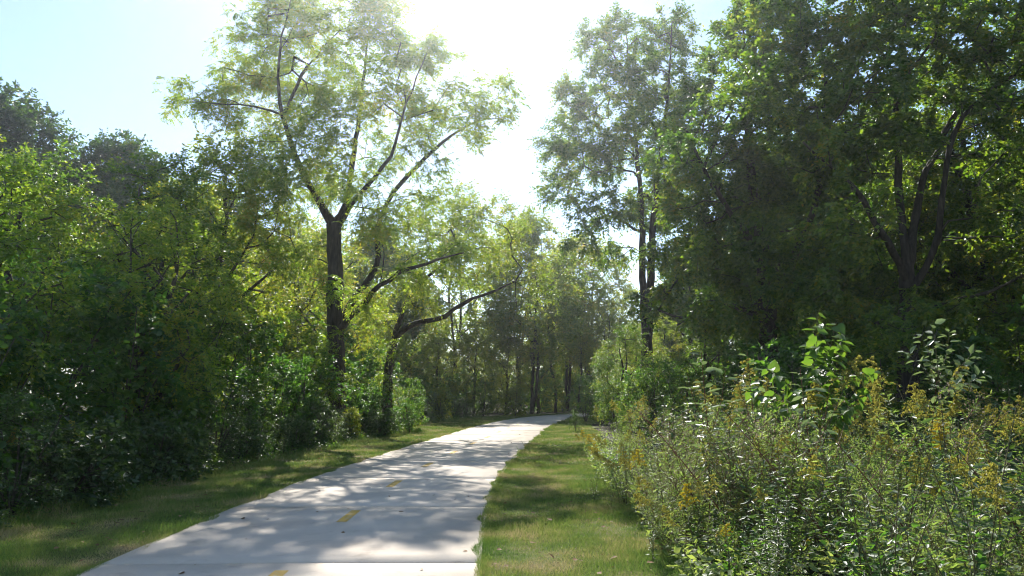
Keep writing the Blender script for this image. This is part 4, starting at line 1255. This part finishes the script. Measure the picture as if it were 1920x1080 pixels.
rg = np.random.default_rng(3)
LM_heart = leaf_mesh('heart_leaf', HEART, .95, M_bright, .18)
M_sheen = G('leaf_pale_sheen', [(0.1, (0.10, 0.15, 0.07)), (0.5, (0.16, 0.21, 0.12)), (1.0, (0.24, 0.28, 0.18))], trans=0.35, tint=(1.4, 1.5, .8), rough=0.4, spec=0.5)  # white shine of the leaves partly put into this pale base colour
LM_oval = leaf_mesh('oval_leaf', LANCE, .50, M_sheen, .12)
LM_long = leaf_mesh('long_leaf', LANCE, .34, M_sheen, .15)
sapling('redbud_sapling', 'bright green sapling with drooping heart shaped leaves rising above the thicket', (3.5, 8.6, 0),
        [[(0, 0, 0, .014), (.02, .05, 1.2, .010), (-.03, .02, 2.0, .007), (.06, 0, 2.55, .003)],
         [(0, .03, 1.2, .006), (-.3, 0, 1.65, .005), (-.62, -.05, 1.9, .002)], [(0, .03, 1.3, .006), (.22, .05, 1.8, .004), (.34, .08, 2.25, .002)],
         [(0, .03, 1.1, .006), (.35, -.1, 1.5, .004), (.55, -.1, 1.62, .002)], [(0, .03, 1.5, .005), (-.12, -.2, 1.9, .004), (-.1, -.3, 2.2, .002)],
         [(0, .03, 1.0, .005), (.15, -.3, 1.4, .004), (.25, -.45, 1.5, .002)],
         [(0, .03, 1.4, .005), (.3, .05, 1.75, .004), (.75, .1, 1.85, .002)], [(0, .03, 1.25, .005), (-.4, .1, 1.5, .004), (-.75, .12, 1.62, .002)], [(0, .03, 1.8, .005), (.15, -.1, 2.15, .004), (.2, -.12, 2.42, .002)]],
        LM_heart, .14, [44, 28, 26, 24, 22, 22, 26, 24, 20], rg, M_stem, .65)
sapling('ash_sapling', 'open sapling with pale shining oval leaves at the right of the thicket', (5.25, 9.2, 0),
        [[(0, 0, 0, .013), (0, .02, 1.3, .009), (-.02, 0, 1.9, .006), (-.04, 0, 2.5, .002)],
         [(0, 0, 1.55, .005), (-.25, -.05, 1.95, .003), (-.5, -.1, 2.12, .0015)], [(0, 0, 1.6, .005), (.25, 0, 1.9, .003), (.5, .05, 2.14, .0015)],
         [(0, 0, 1.75, .004), (-.18, -.1, 2.1, .003), (-.28, -.1, 2.33, .0015)], [(0, 0, 1.8, .004), (.17, .1, 2.1, .003), (.22, .1, 2.4, .0015)],
         [(0, 0, 1.5, .004), (.28, -.2, 1.75, .003), (.4, -.3, 1.85, .0015)], [(0, 0, 1.35, .004), (-.25, -.1, 1.5, .003), (-.42, -.1, 1.5, .0015)],
         [(0, 0, 1.5, .004), (.3, .2, 1.7, .003), (.62, .3, 1.75, .0015)]],
        LM_oval, .135, [34, 20, 20, 17, 17, 16, 13, 20], rg, M_stem, .1)
for (x, y, H, nm, lab) in ((2.15, 8.4, 2.08, 'tall_ironweed', 'tall weed with long pale shining leaves at the left of the thicket'),
                           (2.95, 7.6, 1.85, 'tall_ironweed', 'tall weed with long pale leaves in front of the heart-leaved sapling'),
                           (3.05, 9.6, 2.12, 'tall_ironweed', 'tall leafy weed just left of the heart-leaved sapling'),
                           (4.15, 6.6, 1.15, 'tall_ironweed', 'leafy weed with broad pale leaves low at the right of the thicket')):
    sapling(nm, lab, (x, y, 0), [[(0, 0, 0, .009), (.03, 0, H * .5, .007), (-.02, .02, H, .003)], [(.02, 0, H * .5, .005), (.16, -.08, H * .72, .004), (.22, -.1, H * .9, .002)],
                                 [(.02, 0, H * .55, .005), (-.15, -.05, H * .75, .004), (-.2, -.05, H * .88, .002)]],
            LM_long, .17, [30, 14, 12], rg, M_redstem, .25)

# fallen leaves on grass and path
n = 420
ys = 5 + 25 * rt.uniform(0, 1, n) ** 1.6
u = rt.uniform(-1.95, 1.95, n)
u = np.where((np.abs(u) < 1.0) & (rt.random(n) < .82), np.sign(u) * rt.uniform(1.02, 1.95, n), u)
P = np.c_[np.interp(ys, yy, cy_[:, 0]) + u * HALF, ys, np.where(np.abs(u) < 1, .060, .072)]
D = rt.normal(0, 1, (n, 3)); D[:, 2] *= .12
V, F = leaves(P, D, rt.uniform(.03, .08, n), .6, LANCE, rt, 2.0)
tag(obj('fallen_leaves', mesh_np('fallen_leaves', V, F, [M_dead])), 'scattered brown fallen leaves on the grass and path', kind='stuff')

# ------------------------------------------------------------------ thin haze volume added for the veiling glare toward the sun
def haze_box():
    m, nt, out = mat('glare_haze')
    v = N(nt, 'ShaderNodeVolumePrincipled')
    v.inputs['Color'].default_value = (0.93, 0.97, 1.0, 1)
    v.inputs['Density'].default_value = HAZE_DENSITY
    v.inputs['Anisotropy'].default_value = 0.88
    nt.links.new(v.outputs[0], out.inputs['Volume'])
    x0, x1, y0, y1, z0, z1 = -620, 620, -320, 920, -1.2, 24
    V = [(x, y, z) for z in (z0, z1) for y in (y0, y1) for x in (x0, x1)]
    F = [(0, 2, 3, 1), (4, 5, 7, 6), (0, 1, 5, 4), (2, 6, 7, 3), (0, 4, 6, 2), (1, 3, 7, 5)]
    o = obj('haze', mesh_np('haze', V, [np.array(F)], [m]))
    tag(o, 'thin haze added for the glare toward the sun', kind='stuff')


HAZE_DENSITY = 0.0011
haze_box()
print('TRIS', sum(len(m.loops) - 2 * len(m.polygons) for m in bpy.data.meshes), 'OBJ', len(bpy.data.objects))
